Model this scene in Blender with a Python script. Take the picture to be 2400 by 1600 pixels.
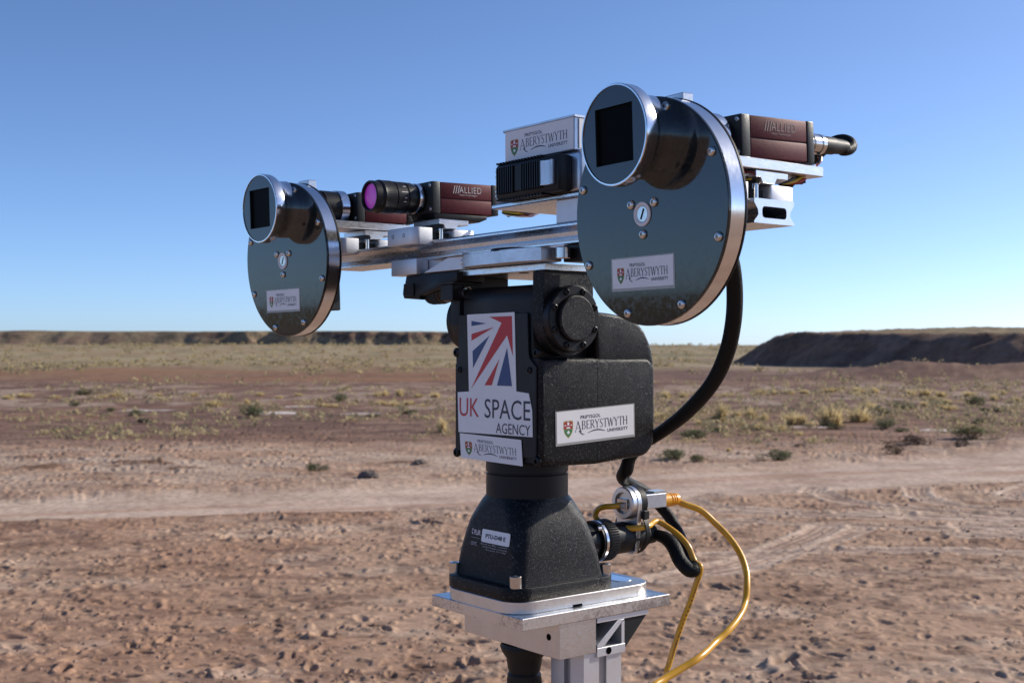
import bpy, bmesh, math, random
import numpy as np
from mathutils import Vector, Matrix

for _o in list(bpy.data.objects):
    bpy.data.objects.remove(_o)
SC = bpy.context.scene
COL = SC.collection
R = math.radians

# ------------------------------------------------------------------ camera
EYE = 1.65
cam = bpy.data.cameras.new('camera')
cam.sensor_width = 36.0
cam.lens = 36.0 * 2900 / 2400
cam.shift_y = 15 / 2400
cam.clip_start = 0.05
cam.clip_end = 8000
cam.dof.use_dof = True
cam.dof.focus_distance = 0.94
cam.dof.aperture_fstop = 23
cam_o = bpy.data.objects.new('camera', cam)
cam_o.location = (0, 0, EYE)
cam_o.rotation_euler = (R(90), 0, 0)
COL.objects.link(cam_o)
SC.camera = cam_o

# ------------------------------------------------------------------ sky + sun
SUN_AZ = 67.0      # degrees clockwise from +Y (view direction)
SUN_EL = 29.0
w = bpy.data.worlds.new('World')
SC.world = w
w.use_nodes = True
wn = w.node_tree
bg = wn.nodes['Background']
sky = wn.nodes.new('ShaderNodeTexSky')
sky.sky_type = 'NISHITA'
sky.sun_disc = False
sky.sun_elevation = R(SUN_EL)
sky.sun_rotation = R(SUN_AZ)
sky.altitude = 0
sky.air_density = 0.5
sky.dust_density = 0.5
sky.ozone_density = 5.0
wn.links.new(sky.outputs[0], bg.inputs[0])
bg.inputs[1].default_value = 0.15
sun = bpy.data.lights.new('sun', 'SUN')
sun.energy = 4.4
sun.angle = R(0.53)
sun.color = (1.0, 0.92, 0.80)
sun_o = bpy.data.objects.new('sun', sun)
sd = Vector((math.cos(R(SUN_EL)) * math.sin(R(SUN_AZ)), math.cos(R(SUN_EL)) * math.cos(R(SUN_AZ)), math.sin(R(SUN_EL))))
sun_o.rotation_euler = sd.to_track_quat('Z', 'Y').to_euler()
sun_o.location = (8, 4, 12)
COL.objects.link(sun_o)
vs = SC.view_settings
vs.view_transform = 'Standard'
vs.look = 'None'
vs.exposure = 0.25
vs.gamma = 1.0
vs.use_curve_mapping = False

# ------------------------------------------------------------------ materials
def N(t, kind, **kw):
    n = t.nodes.new(kind)
    for k, v in kw.items():
        if k in n.inputs:
            n.inputs[k].default_value = v
        else:
            setattr(n, k, v)
    return n

def mat(name, color, rough=0.5, metal=0.0, ior=1.5, coat=0.0, spec=None):
    m = bpy.data.materials.new(name)
    m.use_nodes = True
    t = m.node_tree
    p = t.nodes['Principled BSDF']
    p.inputs['Base Color'].default_value = (*color, 1)
    p.inputs['Roughness'].default_value = rough
    p.inputs['Metallic'].default_value = metal
    p.inputs['IOR'].default_value = ior
    p.inputs['Coat Weight'].default_value = coat
    if spec is not None:
        p.inputs['Specular IOR Level'].default_value = spec
    return m, t, p

def coords(t, scale=(1, 1, 1), rot=(0, 0, 0)):
    tc = N(t, 'ShaderNodeTexCoord')
    mp = N(t, 'ShaderNodeMapping')
    mp.inputs['Scale'].default_value = scale
    mp.inputs['Rotation'].default_value = rot
    t.links.new(tc.outputs['Object'], mp.inputs[0])
    return mp.outputs[0]

def noise(t, vec, scale, detail=4, rough=0.6, dist=0.0):
    n = N(t, 'ShaderNodeTexNoise')
    n.inputs['Scale'].default_value = scale
    n.inputs['Detail'].default_value = detail
    n.inputs['Roughness'].default_value = rough
    n.inputs['Distortion'].default_value = dist
    t.links.new(vec, n.inputs['Vector'])
    return n.outputs[0]

def ramp(t, fac, stops):
    r = N(t, 'ShaderNodeValToRGB')
    el = r.color_ramp.elements
    while len(el) > 1:
        el.remove(el[-1])
    for i, (pos, c) in enumerate(stops):
        e = el[0] if i == 0 else el.new(pos)
        e.position = pos
        e.color = (*c, 1) if len(c) == 3 else c
    t.links.new(fac, r.inputs[0])
    return r.outputs[0]

def g(v):
    return (v, v, v)

def bump(t, p, h, strength, dist):
    b = N(t, 'ShaderNodeBump')
    b.inputs['Strength'].default_value = strength
    b.inputs['Distance'].default_value = dist
    t.links.new(h, b.inputs['Height'])
    t.links.new(b.outputs[0], p.inputs['Normal'])

def metal(name, color, rough, stretch=(1, 1, 1), scale=400, var=0.12, bmp=0.12, stain=0.12):
    m, t, p = mat(name, color, rough, 1.0)
    v = coords(t, stretch)
    nz = noise(t, v, scale, 5, 0.65)
    t.links.new(ramp(t, nz, [(0.25, g(max(0.02, rough - var))), (0.75, g(rough + var))]), p.inputs['Roughness'])
    v2 = coords(t)
    n2 = noise(t, v2, 45, 5, 0.7)
    c0 = tuple(c * (1 - stain) for c in color)
    t.links.new(ramp(t, n2, [(0.3, c0), (0.65, color)]), p.inputs['Base Color'])
    bump(t, p, nz, bmp, 0.0004)
    return m

M = {}
M['brushed'] = metal('brushed_aluminium', (0.74, 0.745, 0.76), 0.32, (1, 12, 12), 160)
M['brushed_b'] = metal('brushed_aluminium_lengthwise', (0.74, 0.745, 0.76), 0.27, (12, 1, 12), 160)
M['brushed_z'] = metal('milled_aluminium', (0.77, 0.765, 0.76), 0.36, (9, 9, 1), 220, stain=0.2)
M['blasted'] = metal('bead_blasted_aluminium', (0.70, 0.70, 0.72), 0.52, (1, 1, 1), 1500, 0.06, 0.15, 0.06)
M['polished'] = metal('turned_aluminium', (0.80, 0.80, 0.82), 0.17, (40, 3, 3), 60, 0.07, 0.04, 0.08)
M['steel'] = metal('stainless_steel', (0.66, 0.64, 0.62), 0.2, (1, 1, 1), 500, 0.06, 0.03)
M['sheet'] = metal('sheet_aluminium', (0.60, 0.62, 0.66), 0.36, (9, 1, 9), 120, 0.1, 0.06, 0.2)
# worn plate edge: galvanised looking mottling
m, t, p = mat('worn_plate', (0.7, 0.7, 0.7), 0.35, 1.0)
v = coords(t, (1, 1, 1))
nz = noise(t, v, 420, 6, 0.75)
big = noise(t, v, 24, 3, 0.5)
mx = N(t, 'ShaderNodeMath', operation='MULTIPLY')
t.links.new(nz, mx.inputs[0]); t.links.new(big, mx.inputs[1])
t.links.new(ramp(t, mx.outputs[0], [(0.17, (0.40, 0.39, 0.38)), (0.24, (0.74, 0.735, 0.73))]), p.inputs['Base Color'])
st = noise(t, coords(t, (8, 8, 1)), 260, 4, 0.6)
t.links.new(ramp(t, st, [(0.3, g(0.24)), (0.7, g(0.44))]), p.inputs['Roughness'])
bump(t, p, st, 0.12, 0.0004)
M['worn'] = m

def powder(name, color, rough, scale, strength, dist, painted_glint=0.0, spec=0.28):
    m, t, p = mat(name, color, rough, 0.0, 1.5, 0.0, spec)
    v = coords(t)
    nz = noise(t, v, scale, 3, 0.75)
    bump(t, p, nz, strength, dist)
    n2 = noise(t, v, 30, 4, 0.6)
    t.links.new(ramp(t, n2, [(0.35, g(rough - 0.06)), (0.7, g(rough + 0.08))]), p.inputs['Roughness'])
    c2 = tuple(c * 1.35 + 0.001 for c in color)
    base = ramp(t, n2, [(0.42, color), (0.75, c2)])
    if painted_glint > 0:
        vo = N(t, 'ShaderNodeTexVoronoi')
        vo.inputs['Scale'].default_value = 1500
        t.links.new(v, vo.inputs['Vector'])
        sp = N(t, 'ShaderNodeSeparateColor')
        t.links.new(vo.outputs['Color'], sp.inputs[0])
        fl = ramp(t, sp.outputs[0], [(0.90, g(0.0)), (0.97, g(painted_glint)), (1.0, g(1.0))])  # sparse pale dots in the base colour imitate sun glints on the paint
        mx = N(t, 'ShaderNodeMix', data_type='RGBA')
        t.links.new(fl, mx.inputs[0]); t.links.new(base, mx.inputs[6]); mx.inputs[7].default_value = (0.105, 0.108, 0.112, 1)
        t.links.new(mx.outputs[2], p.inputs['Base Color'])
    else:
        t.links.new(base, p.inputs['Base Color'])
    return m
M['powder'] = powder('black_powder_coat', (0.0050, 0.0054, 0.0062), 0.30, 1300, 0.8, 0.0005, 0.6, 0.20)
M['satin'] = powder('black_satin_paint', (0.007, 0.0075, 0.0090), 0.42, 1500, 0.2, 0.0003)
M['anodised'] = powder('black_anodised', (0.006, 0.006, 0.007), 0.36, 2200, 0.15, 0.0002)
M['camgrey'] = powder('dark_grey_end_plate', (0.020, 0.023, 0.024), 0.42, 1700, 0.45, 0.0003)
m, t, p = mat('burgundy_anodised', (0.11, 0.022, 0.03), 0.5, 0.1, 1.5, 0.0, 0.12)
v = coords(t)
n1 = noise(t, v, 1500, 3, 0.8)
t.links.new(ramp(t, n1, [(0.38, (0.062, 0.012, 0.016)), (0.60, (0.105, 0.020, 0.026)), (0.72, (0.23, 0.080, 0.090))]), p.inputs['Base Color'])
bump(t, p, n1, 0.35, 0.0003)
M['burgundy'] = m
# glossy dark wheel cover: mirror-like with faint scratches and dust
m, t, p = mat('gloss_wheel_cover', (0.010, 0.014, 0.015), 0.05, 0.0, 1.62)
v = coords(t, (1, 1, 1))
sc = noise(t, v, 210, 6, 0.75, 1.2)
t.links.new(ramp(t, sc, [(0.45, g(0.035)), (0.72, g(0.20))]), p.inputs['Roughness'])
hs_ = noise(t, coords(t, (1, 14, 300)), 3.0, 4, 0.6)
sm_ = N(t, 'ShaderNodeMath', operation='ADD'); t.links.new(sc, sm_.inputs[0])
hm_ = N(t, 'ShaderNodeMath', operation='MULTIPLY_ADD'); t.links.new(hs_, hm_.inputs[0]); hm_.inputs[1].default_value = 0.5; hm_.inputs[2].default_value = -0.25; t.links.new(hm_.outputs[0], sm_.inputs[1])
t.links.new(ramp(t, sm_.outputs[0], [(0.50, (0.007, 0.012, 0.013)), (0.72, (0.030, 0.033, 0.032))]), p.inputs['Base Color'])
M['gloss'] = m
m, t, p = mat('hood_cover', (0.012, 0.016, 0.019), 0.09, 0.0, 1.6)
M['hoodface'] = m
m, t, p = mat('window_black', (0.002, 0.002, 0.002), 0.4, 0.0, 1.1)
M['window'] = m
m, t, p = mat('magenta_coated_glass', (0.86, 0.075, 0.70), 0.22, 0.0, 1.5, 0.15)  # sky reflection off the lens coating, painted as flat base colour
v = coords(t)
M['magenta'] = m
M['rubber'] = powder('black_rubber', (0.012, 0.012, 0.012), 0.5, 1200, 0.2, 0.0003)
# braided sleeve
m, t, p = mat('braided_sleeve', (0.007, 0.007, 0.007), 0.55, 0.0, 1.5, 0.0, 0.2)
br = N(t, 'ShaderNodeTexVoronoi'); br.inputs['Scale'].default_value = 650
t.links.new(coords(t, (1, 1, 0.6)), br.inputs['Vector'])
bump(t, p, br.outputs[0], 0.5, 0.0005)
M['sleeve'] = m
m, t, p = mat('yellow_cable', (0.72, 0.36, 0.018), 0.32, 0.0, 1.5, 0.25)
v = coords(t)
n1 = noise(t, v, 60, 4, 0.6)
t.links.new(ramp(t, n1, [(0.28, (0.46, 0.22, 0.02)), (0.42, (0.66, 0.32, 0.014)), (0.7, (0.78, 0.41, 0.022))]), p.inputs['Base Color'])
M['yellow'] = m
m, t, p = mat('orange_boot', (0.80, 0.36, 0.025), 0.35)
M['orange'] = m
m, t, p = mat('clear_plastic', (0.55, 0.55, 0.53), 0.15, 0.0, 1.45)
p.inputs['Transmission Weight'].default_value = 0.35
M['clear'] = m
m, t, p = mat('white_label', (0.80, 0.80, 0.80), 0.42)
v = coords(t)
n1 = noise(t, v, 40, 3)
t.links.new(ramp(t, n1, [(0.3, (0.77, 0.77, 0.78)), (0.7, (0.82, 0.82, 0.82))]), p.inputs['Base Color'])
bump(t, p, n1, 0.05, 0.001)
M['label'] = m
def flat(name, c, rough=0.5):
    M[name] = mat('print_' + name, c, rough)[0]
flat('ink', (0.035, 0.035, 0.06)); flat('red_ink', (0.52, 0.035, 0.04)); flat('blue_ink', (0.035, 0.075, 0.20))
flat('green_ink', (0.03, 0.20, 0.06)); flat('crest_red', (0.36, 0.03, 0.03)); flat('gold_ink', (0.40, 0.30, 0.10))
flat('grey_ink', (0.50, 0.48, 0.48)); flat('pale_ink', (0.62, 0.56, 0.57))
flat('wire_red', (0.35, 0.015, 0.01), 0.35); flat('wire_yellow', (0.55, 0.40, 0.02), 0.35); flat('wire_black', (0.01, 0.01, 0.01), 0.35); flat('wire_white', (0.7, 0.7, 0.66), 0.35)
flat('glare_dimmed_ink', (0.17, 0.12, 0.12))  # glare over the near camera's lettering, painted in as lower contrast
flat('white_gasket', (0.72, 0.72, 0.74), 0.4)

# ------------------------------------------------------------------ instrument frame and mesh helpers (millimetres)
# axes: a = the way the cameras look, b = along the rail towards the near wheel, z = up, 0 at eye height
FR = Matrix.Translation((0.01079, 1.0550, EYE)) @ Matrix.Rotation(R(270 - 51.9), 4, 'Z')
TILT = 0.0062

def tag(o, label, cat, group=None, kind=None):
    if label: o['label'] = label
    if cat: o['category'] = cat
    if group: o['group'] = group
    if kind: o['kind'] = kind
    return o

def thing(name, label, cat, org, yaw=0.0, pitch=0.0, rail=False, group=None):
    o = bpy.data.objects.new(name, None)
    o.empty_display_size = 0.02
    COL.objects.link(o)
    a, b, z = org
    if rail:
        z = z + b * TILT
    mtx = FR @ Matrix.Translation((a / 1000, b / 1000, z / 1000))
    if rail:
        mtx = mtx @ Matrix.Rotation(TILT, 4, 'X')
    mtx = mtx @ Matrix.Rotation(yaw, 4, 'Z') @ Matrix.Rotation(pitch, 4, 'Y')
    o.matrix_world = mtx
    o['_o'] = list(org)
    tag(o, label, cat, group)
    return o

def org_of(o):
    while o.parent:
        o = o.parent
    return Vector(o['_o'])

AX = {'a': 0, 'b': 1, 'z': 2}

def orient(axis):
    if axis == 'z':
        return Matrix.Identity(3)
    if axis == 'a':
        return Matrix(((0, 0, 1), (1, 0, 0), (0, 1, 0)))     # local x->b, y->z, z->a
    return Matrix(((0, 1, 0), (0, 0, 1), (1, 0, 0)))          # 'b': local x->z, y->a, z->b

class G:
    def __init__(self):
        self.bm = bmesh.new()

    def _bev(self, verts, bev, seg):
        if bev <= 0: return
        vs_ = set(verts)
        es = [e for e in self.bm.edges if e.verts[0] in vs_ and e.verts[1] in vs_]
        bmesh.ops.bevel(self.bm, geom=es, offset=bev, segments=seg, profile=0.5, affect='EDGES', clamp_overlap=True)

    def box(self, a0, a1, b0, b1, z0, z1, bev=0.4, seg=1):
        r = bmesh.ops.create_cube(self.bm, size=1.0)
        for v in r['verts']:
            v.co = Vector(((a0 + a1) / 2 + v.co.x * (a1 - a0), (b0 + b1) / 2 + v.co.y * (b1 - b0), (z0 + z1) / 2 + v.co.z * (z1 - z0)))
        self._bev(r['verts'], bev, seg)
        return self

    def prism(self, axis, pts, lo, hi, bev=0.0, seg=1, holes=None):
        # pts in the plane: axis 'a' -> (b,z); 'b' -> (a,z); 'z' -> (a,b)
        def P3(p, h):
            if axis == 'a': return (h, p[0], p[1])
            if axis == 'b': return (p[0], h, p[1])
            return (p[0], p[1], h)
        lo_v = [self.bm.verts.new(P3(p, lo)) for p in pts]
        hi_v = [self.bm.verts.new(P3(p, hi)) for p in pts]
        n = len(pts)
        fs = [self.bm.faces.new(lo_v), self.bm.faces.new(hi_v)]
        for i in range(n):
            fs.append(self.bm.faces.new((lo_v[i], lo_v[(i + 1) % n], hi_v[(i + 1) % n], hi_v[i])))
        bmesh.ops.recalc_face_normals(self.bm, faces=fs)
        if bev > 0:
            es = list(fs[0].edges) + list(fs[1].edges)
            bmesh.ops.bevel(self.bm, geom=es, offset=bev, segments=seg, profile=0.5, affect='EDGES', clamp_overlap=True)
        return self

    def lathe(self, c, axis, prof, seg=40, squash=None):
        om = orient(axis)
        c = Vector(c)
        rings = []
        for t_, r_ in prof:
            if r_ < 1e-5:
                rings.append([self.bm.verts.new(c + om @ Vector((0, 0, t_)))])
            else:
                rings.append([self.bm.verts.new(c + om @ Vector((r_ * math.cos(2 * math.pi * k / seg), r_ * math.sin(2 * math.pi * k / seg), t_))) for k in range(seg)])
        fs = []
        for A_, B_ in zip(rings[:-1], rings[1:]):
            for k in range(seg):
                k2 = (k + 1) % seg
                if len(A_) == 1 and len(B_) == 1: continue
                if len(A_) == 1: fs.append(self.bm.faces.new((A_[0], B_[k2], B_[k])))
                elif len(B_) == 1: fs.append(self.bm.faces.new((A_[k], A_[k2], B_[0])))
                else: fs.append(self.bm.faces.new((A_[k], A_[k2], B_[k2], B_[k])))
        bmesh.ops.recalc_face_normals(self.bm, faces=fs)
        return self

    def cyl(self, c, axis, r, lo, hi, ch=0.4, seg=32):
        return self.lathe(c, axis, [(lo, 0), (lo, r - ch), (lo + ch, r), (hi - ch, r), (hi, r - ch), (hi, 0)], seg)

    def loft(self, loops, cap=True):
        rings = [[self.bm.verts.new(p) for p in lp] for lp in loops]
        n = len(rings[0])
        fs = []
        for A_, B_ in zip(rings[:-1], rings[1:]):
            for k in range(n):
                k2 = (k + 1) % n
                fs.append(self.bm.faces.new((A_[k], A_[k2], B_[k2], B_[k])))
        if cap:
            fs.append(self.bm.faces.new(rings[0])); fs.append(self.bm.faces.new(rings[-1]))
        bmesh.ops.recalc_face_normals(self.bm, faces=fs)
        return self

    def tube(self, pts, r, seg=12, sub=6, squash=None, rad=None):
        P = [Vector(p) for p in pts]
        path = []; rr = []
        n = len(P)
        for i in range(n - 1):
            p0, p1, p2, p3 = P[max(i - 1, 0)], P[i], P[i + 1], P[min(i + 2, n - 1)]
            for k in range(sub):
                s_ = k / sub
                path.append(0.5 * ((2 * p1) + (p2 - p0) * s_ + (2 * p0 - 5 * p1 + 4 * p2 - p3) * s_ * s_ + (3 * p1 - p0 - 3 * p2 + p3) * s_ ** 3))
                rr.append(r if rad is None else rad[i] * (1 - s_) + rad[i + 1] * s_)
        path.append(P[-1]); rr.append(r if rad is None else rad[-1])
        up = Vector((0.3, 0.2, 1)).normalized()
        loops = []
        for i, p in enumerate(path):
            d = (path[min(i + 1, len(path) - 1)] - path[max(i - 1, 0)]).normalized()
            side = d.cross(up)
            if side.length < 1e-3: side = d.cross(Vector((1, 0, 0)))
            side.normalize()
            up = side.cross(d).normalized()
            loops.append([p + rr[i] * (side * math.cos(2 * math.pi * k / seg) + up * math.sin(2 * math.pi * k / seg)) for k in range(seg)])
        return self.loft(loops)

    def poly(self, pts):
        f = self.bm.faces.new([self.bm.verts.new(p) for p in pts])
        return self

    def build(self, name, m, parent=None, ang=32, label=None, tri=False):
        o_ = org_of(parent) if parent else Vector((0, 0, 0))
        for v in self.bm.verts:
            v.co = (v.co - o_) / 1000
        me = bpy.data.meshes.new(name)
        self.bm.to_mesh(me)
        self.bm.free()
        me.materials.append(M[m] if isinstance(m, str) else m)
        smooth(me, ang)
        o = bpy.data.objects.new(name, me)
        COL.objects.link(o)
        if parent: o.parent = parent
        if label: o['label'] = label
        return o

def smooth(me, ang=32):
    me.polygons.foreach_set('use_smooth', [True] * len(me.polygons))
    me.set_sharp_from_angle(angle=R(ang))

def inst(me, name, parent, loc, rot=None):
    o = bpy.data.objects.new(name, me)
    COL.objects.link(o)
    o.parent = parent
    o.location = (Vector(loc) - org_of(parent)) / 1000
    if rot: o.rotation_euler = rot
    return o

def mesh_only(gm, name, m, ang=32):
    for v in gm.bm.verts: v.co = v.co / 1000
    me = bpy.data.meshes.new(name)
    gm.bm.to_mesh(me); gm.bm.free()
    me.materials.append(M[m])
    smooth(me, ang)
    return me

def rrect(ca, cb, ha, hb, r, n=6):
    pts = []
    for sx, sy, a0 in ((1, 1, 0), (-1, 1, 90), (-1, -1, 180), (1, -1, 270)):
        for k in range(n + 1):
            th = R(a0 + 90 * k / n)
            pts.append((ca + sx * (ha - r) + r * math.cos(th), cb + sy * (hb - r) + r * math.sin(th)))
    return pts

def screw_mesh(name, axis, r, h, m='steel', socket=0.5):
    gg = G()
    s_ = r * socket
    gg.lathe((0, 0, 0), axis, [(-0.5, 0), (-0.5, r), (h * 0.45, r), (h * 0.8, r * 0.86), (h, r * 0.62), (h, s_), (h * 0.35, s_ * 0.9), (h * 0.3, 0)], 18)
    return mesh_only(gg, name, m, 40)

def cap_screw_mesh(name, axis, r, h, m='steel'):
    gg = G()
    gg.lathe((0, 0, 0), axis, [(-0.5, 0), (-0.5, r), (h - 0.5, r), (h, r - 0.5), (h, r * 0.55), (h * 0.45, r * 0.52), (h * 0.42, 0)], 20)
    return mesh_only(gg, name, m, 35)

# ---------------- lettering on a plane: org + x*ux + y*uy, lifted along un
FONT_CACHE = {}
def font_mesh(txt, bold=0.0, space=1.0):
    key = (txt, bold, space)
    if key in FONT_CACHE: return FONT_CACHE[key]
    cu = bpy.data.curves.new('lettering', 'FONT')
    cu.body = txt
    cu.size = 1.0
    cu.offset = bold
    cu.space_character = space
    cu.resolution_u = 3
    ob = bpy.data.objects.new('lettering_tmp', cu)
    COL.objects.link(ob)
    dg = bpy.context.evaluated_depsgraph_get()
    me = bpy.data.meshes.new_from_object(ob.evaluated_get(dg))
    vs_ = [tuple(v.co[:2]) for v in me.vertices]
    fs_ = [tuple(p.vertices) for p in me.polygons]
    bpy.data.objects.remove(ob)
    bpy.data.curves.remove(cu)
    bpy.data.meshes.remove(me)
    xs = [v[0] for v in vs_]; ys = [v[1] for v in vs_]
    x0, x1, y0, y1 = min(xs), max(xs), min(ys), max(ys)
    vs_ = [((x - x0) / (x1 - x0), (y - y0) / (y1 - y0)) for x, y in vs_]
    FONT_CACHE[key] = (vs_, fs_)
    return vs_, fs_

class Plane:
    def __init__(self, o, ux, uy, un):
        self.o = Vector(o); self.ux = Vector(ux); self.uy = Vector(uy); self.un = Vector(un)
    def at(self, x, y, h=0.0):
        return self.o + self.ux * x + self.uy * y + self.un * h

def text(gm, pl, txt, x0, x1, y0, y1, h=0.35, bold=0.0, space=1.0):
    vs_, fs_ = font_mesh(txt, bold, space)
    bv = [gm.bm.verts.new(pl.at(x0 + x * (x1 - x0), y0 + y * (y1 - y0), h)) for x, y in vs_]
    for f in fs_:
        try: gm.bm.faces.new([bv[i] for i in f])
        except ValueError: pass

SERIF = {
 'A': (0.74, [((0.02, 0), (0.36, 1), .07), ((0.33, 1), (0.70, 0), .15), ((0.14, .33), (0.56, .33), .06), ((-.06, .02), (.12, .02), .045), ((.58, .02), (.80, .02), .045)]),
 'B': (0.60, [((.10, 0), (.10, 1), .14), ((.03, .97), (.34, .97), .05), ((.34, .97), (.45, .87), .09), ((.45, .87), (.45, .66), .12), ((.45, .66), (.32, .54), .09), ((.12, .54), (.35, .54), .05), ((.35, .54), (.50, .40), .09), ((.50, .40), (.50, .16), .13), ((.50, .16), (.36, .03), .09), ((.03, .03), (.36, .03), .05)]),
 'E': (0.54, [((.10, 0), (.10, 1), .14), ((.03, .97), (.46, .97), .055), ((.10, .52), (.38, .52), .055), ((.03, .03), (.50, .03), .055), ((.46, 1), (.46, .82), .05), ((.49, 0), (.49, .2), .05)]),
 'R': (0.62, [((.10, 0), (.10, 1), .14), ((.03, .97), (.34, .97), .05), ((.34, .97), (.47, .86), .09), ((.47, .86), (.47, .62), .13), ((.47, .62), (.33, .50), .09), ((.10, .50), (.34, .50), .05), ((.28, .50), (.60, .02), .13), ((.02, .02), (.20, .02), .045)]),
 'Y': (0.64, [((.05, 1), (.33, .48), .13), ((.60, 1), (.33, .48), .06), ((.33, .5), (.33, 0), .14), ((-.03, .98), (.16, .98), .045), ((.50, .98), (.70, .98), .045), ((.22, .02), (.44, .02), .045)]),
 'S': (0.48, [((.44, .80), (.42, .90), .05), ((.42, .92), (.28, .98), .06), ((.28, .98), (.12, .90), .08), ((.12, .90), (.08, .74), .10), ((.08, .74), (.20, .58), .12), ((.20, .58), (.36, .44), .13), ((.36, .44), (.44, .26), .12), ((.44, .26), (.36, .08), .10), ((.36, .08), (.20, .02), .07), ((.20, .02), (.06, .10), .06), ((.06, .10), (.04, .24), .05)]),
 'T': (0.60, [((.30, 0), (.30, 1), .14), ((.01, .97), (.59, .97), .055), ((.02, 1), (.02, .8), .05), ((.58, 1), (.58, .8), .05), ((.18, .02), (.42, .02), .045)]),
 'W': (0.92, [((.04, 1), (.25, 0), .13), ((.25, 0), (.46, .95), .06), ((.46, .98), (.67, 0), .13), ((.67, 0), (.88, 1), .06), ((-.04, .98), (.13, .98), .045), ((.79, .98), (.97, .98), .045)]),
 'H': (0.70, [((.10, 0), (.10, 1), .14), ((.60, 0), (.60, 1), .14), ((.10, .52), (.60, .52), .055), ((.01, .98), (.19, .98), .045), ((.01, .02), (.19, .02), .045), ((.51, .98), (.69, .98), .045), ((.51, .02), (.69, .02), .045)]),
}

def seg_quad(gm, pl, p, q, wd, h):
    dx, dy = q[0] - p[0], q[1] - p[1]
    ln = math.hypot(dx, dy) or 1
    nx, ny = -dy / ln * wd / 2, dx / ln * wd / 2
    gm.poly([pl.at(p[0] + nx, p[1] + ny, h), pl.at(p[0] - nx, p[1] - ny, h), pl.at(q[0] - nx, q[1] - ny, h), pl.at(q[0] + nx, q[1] + ny, h)])

def serif(gm, pl, txt, x0, x1, y0, y1, h=0.35):
    tot = 0.0; out = []
    for i, c in enumerate(txt):
        wd, sg = SERIF[c]
        k = 1.22 if i == 0 else 1.0
        out.append((tot, k, sg)); tot += (wd + 0.07) * k
    sx = (x1 - x0) / tot; sy = y1 - y0
    j = 0
    for x, k, sg in out:
        for p, q, wd in sg:
            pp = (x0 + (x + p[0] * k) * sx, y0 + ((p[1] - 1) * k + 1) * sy); qq = (x0 + (x + q[0] * k) * sx, y0 + ((q[1] - 1) * k + 1) * sy)
            seg_quad(gm, pl, pp, qq, wd * (sx * 0.45 + sy * 0.45) * 0.92, h + 0.004 * (j % 9))
            j += 1

def crest(pl, x0, x1, y0, y1, parent):
    W, Hh = x1 - x0, y1 - y0
    def sh(k, m, pts, h):
        gm = G()
        gm.poly([pl.at(x0 + px * W, y0 + py * Hh, h) for px, py in pts])
        return gm
    outl = [(0, .95), (.25, 1), (.5, .97), (.75, 1), (1, .95), (1, .55), (.9, .3), (.7, .12), (.5, 0), (.3, .12), (.1, .3), (0, .55)]
    sh(0, 0, outl, 0.30).build('crest_border', 'gold_ink', parent)
    ins = [(.07 + .86 * x, .05 + .90 * y) for x, y in outl]
    top = [(.07, .90), (.28, .94), (.5, .92), (.72, .94), (.93, .90), (.93, .52), (.07, .52)]
    sh(0, 0, top, 0.34).build('crest_chief', 'crest_red', parent)
    bot = [(.08, .50), (.92, .50), (.85, .32), (.68, .17), (.5, .06), (.32, .17), (.15, .32)]
    sh(0, 0, bot, 0.34).build('crest_base', 'green_ink', parent)
    gm = G()
    for q in ([(.40, .90), (.60, .90), (.60, .72), (.40, .72)], [(.12, .76), (.27, .76), (.27, .70), (.12, .70)], [(.73, .76), (.88, .76), (.88, .70), (.73, .70)], [(.34, .64), (.66, .64), (.70, .55), (.30, .55)]):
        gm.poly([pl.at(x0 + px * W, y0 + py * Hh, .38) for px, py in q])
    gm.poly([pl.at(x0 + px * W, y0 + py * Hh, .38) for px, py in ((.33, .33), (.5, .45), (.67, .33), (.5, .22))])
    gm.build('crest_charges', 'label', parent)

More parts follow.
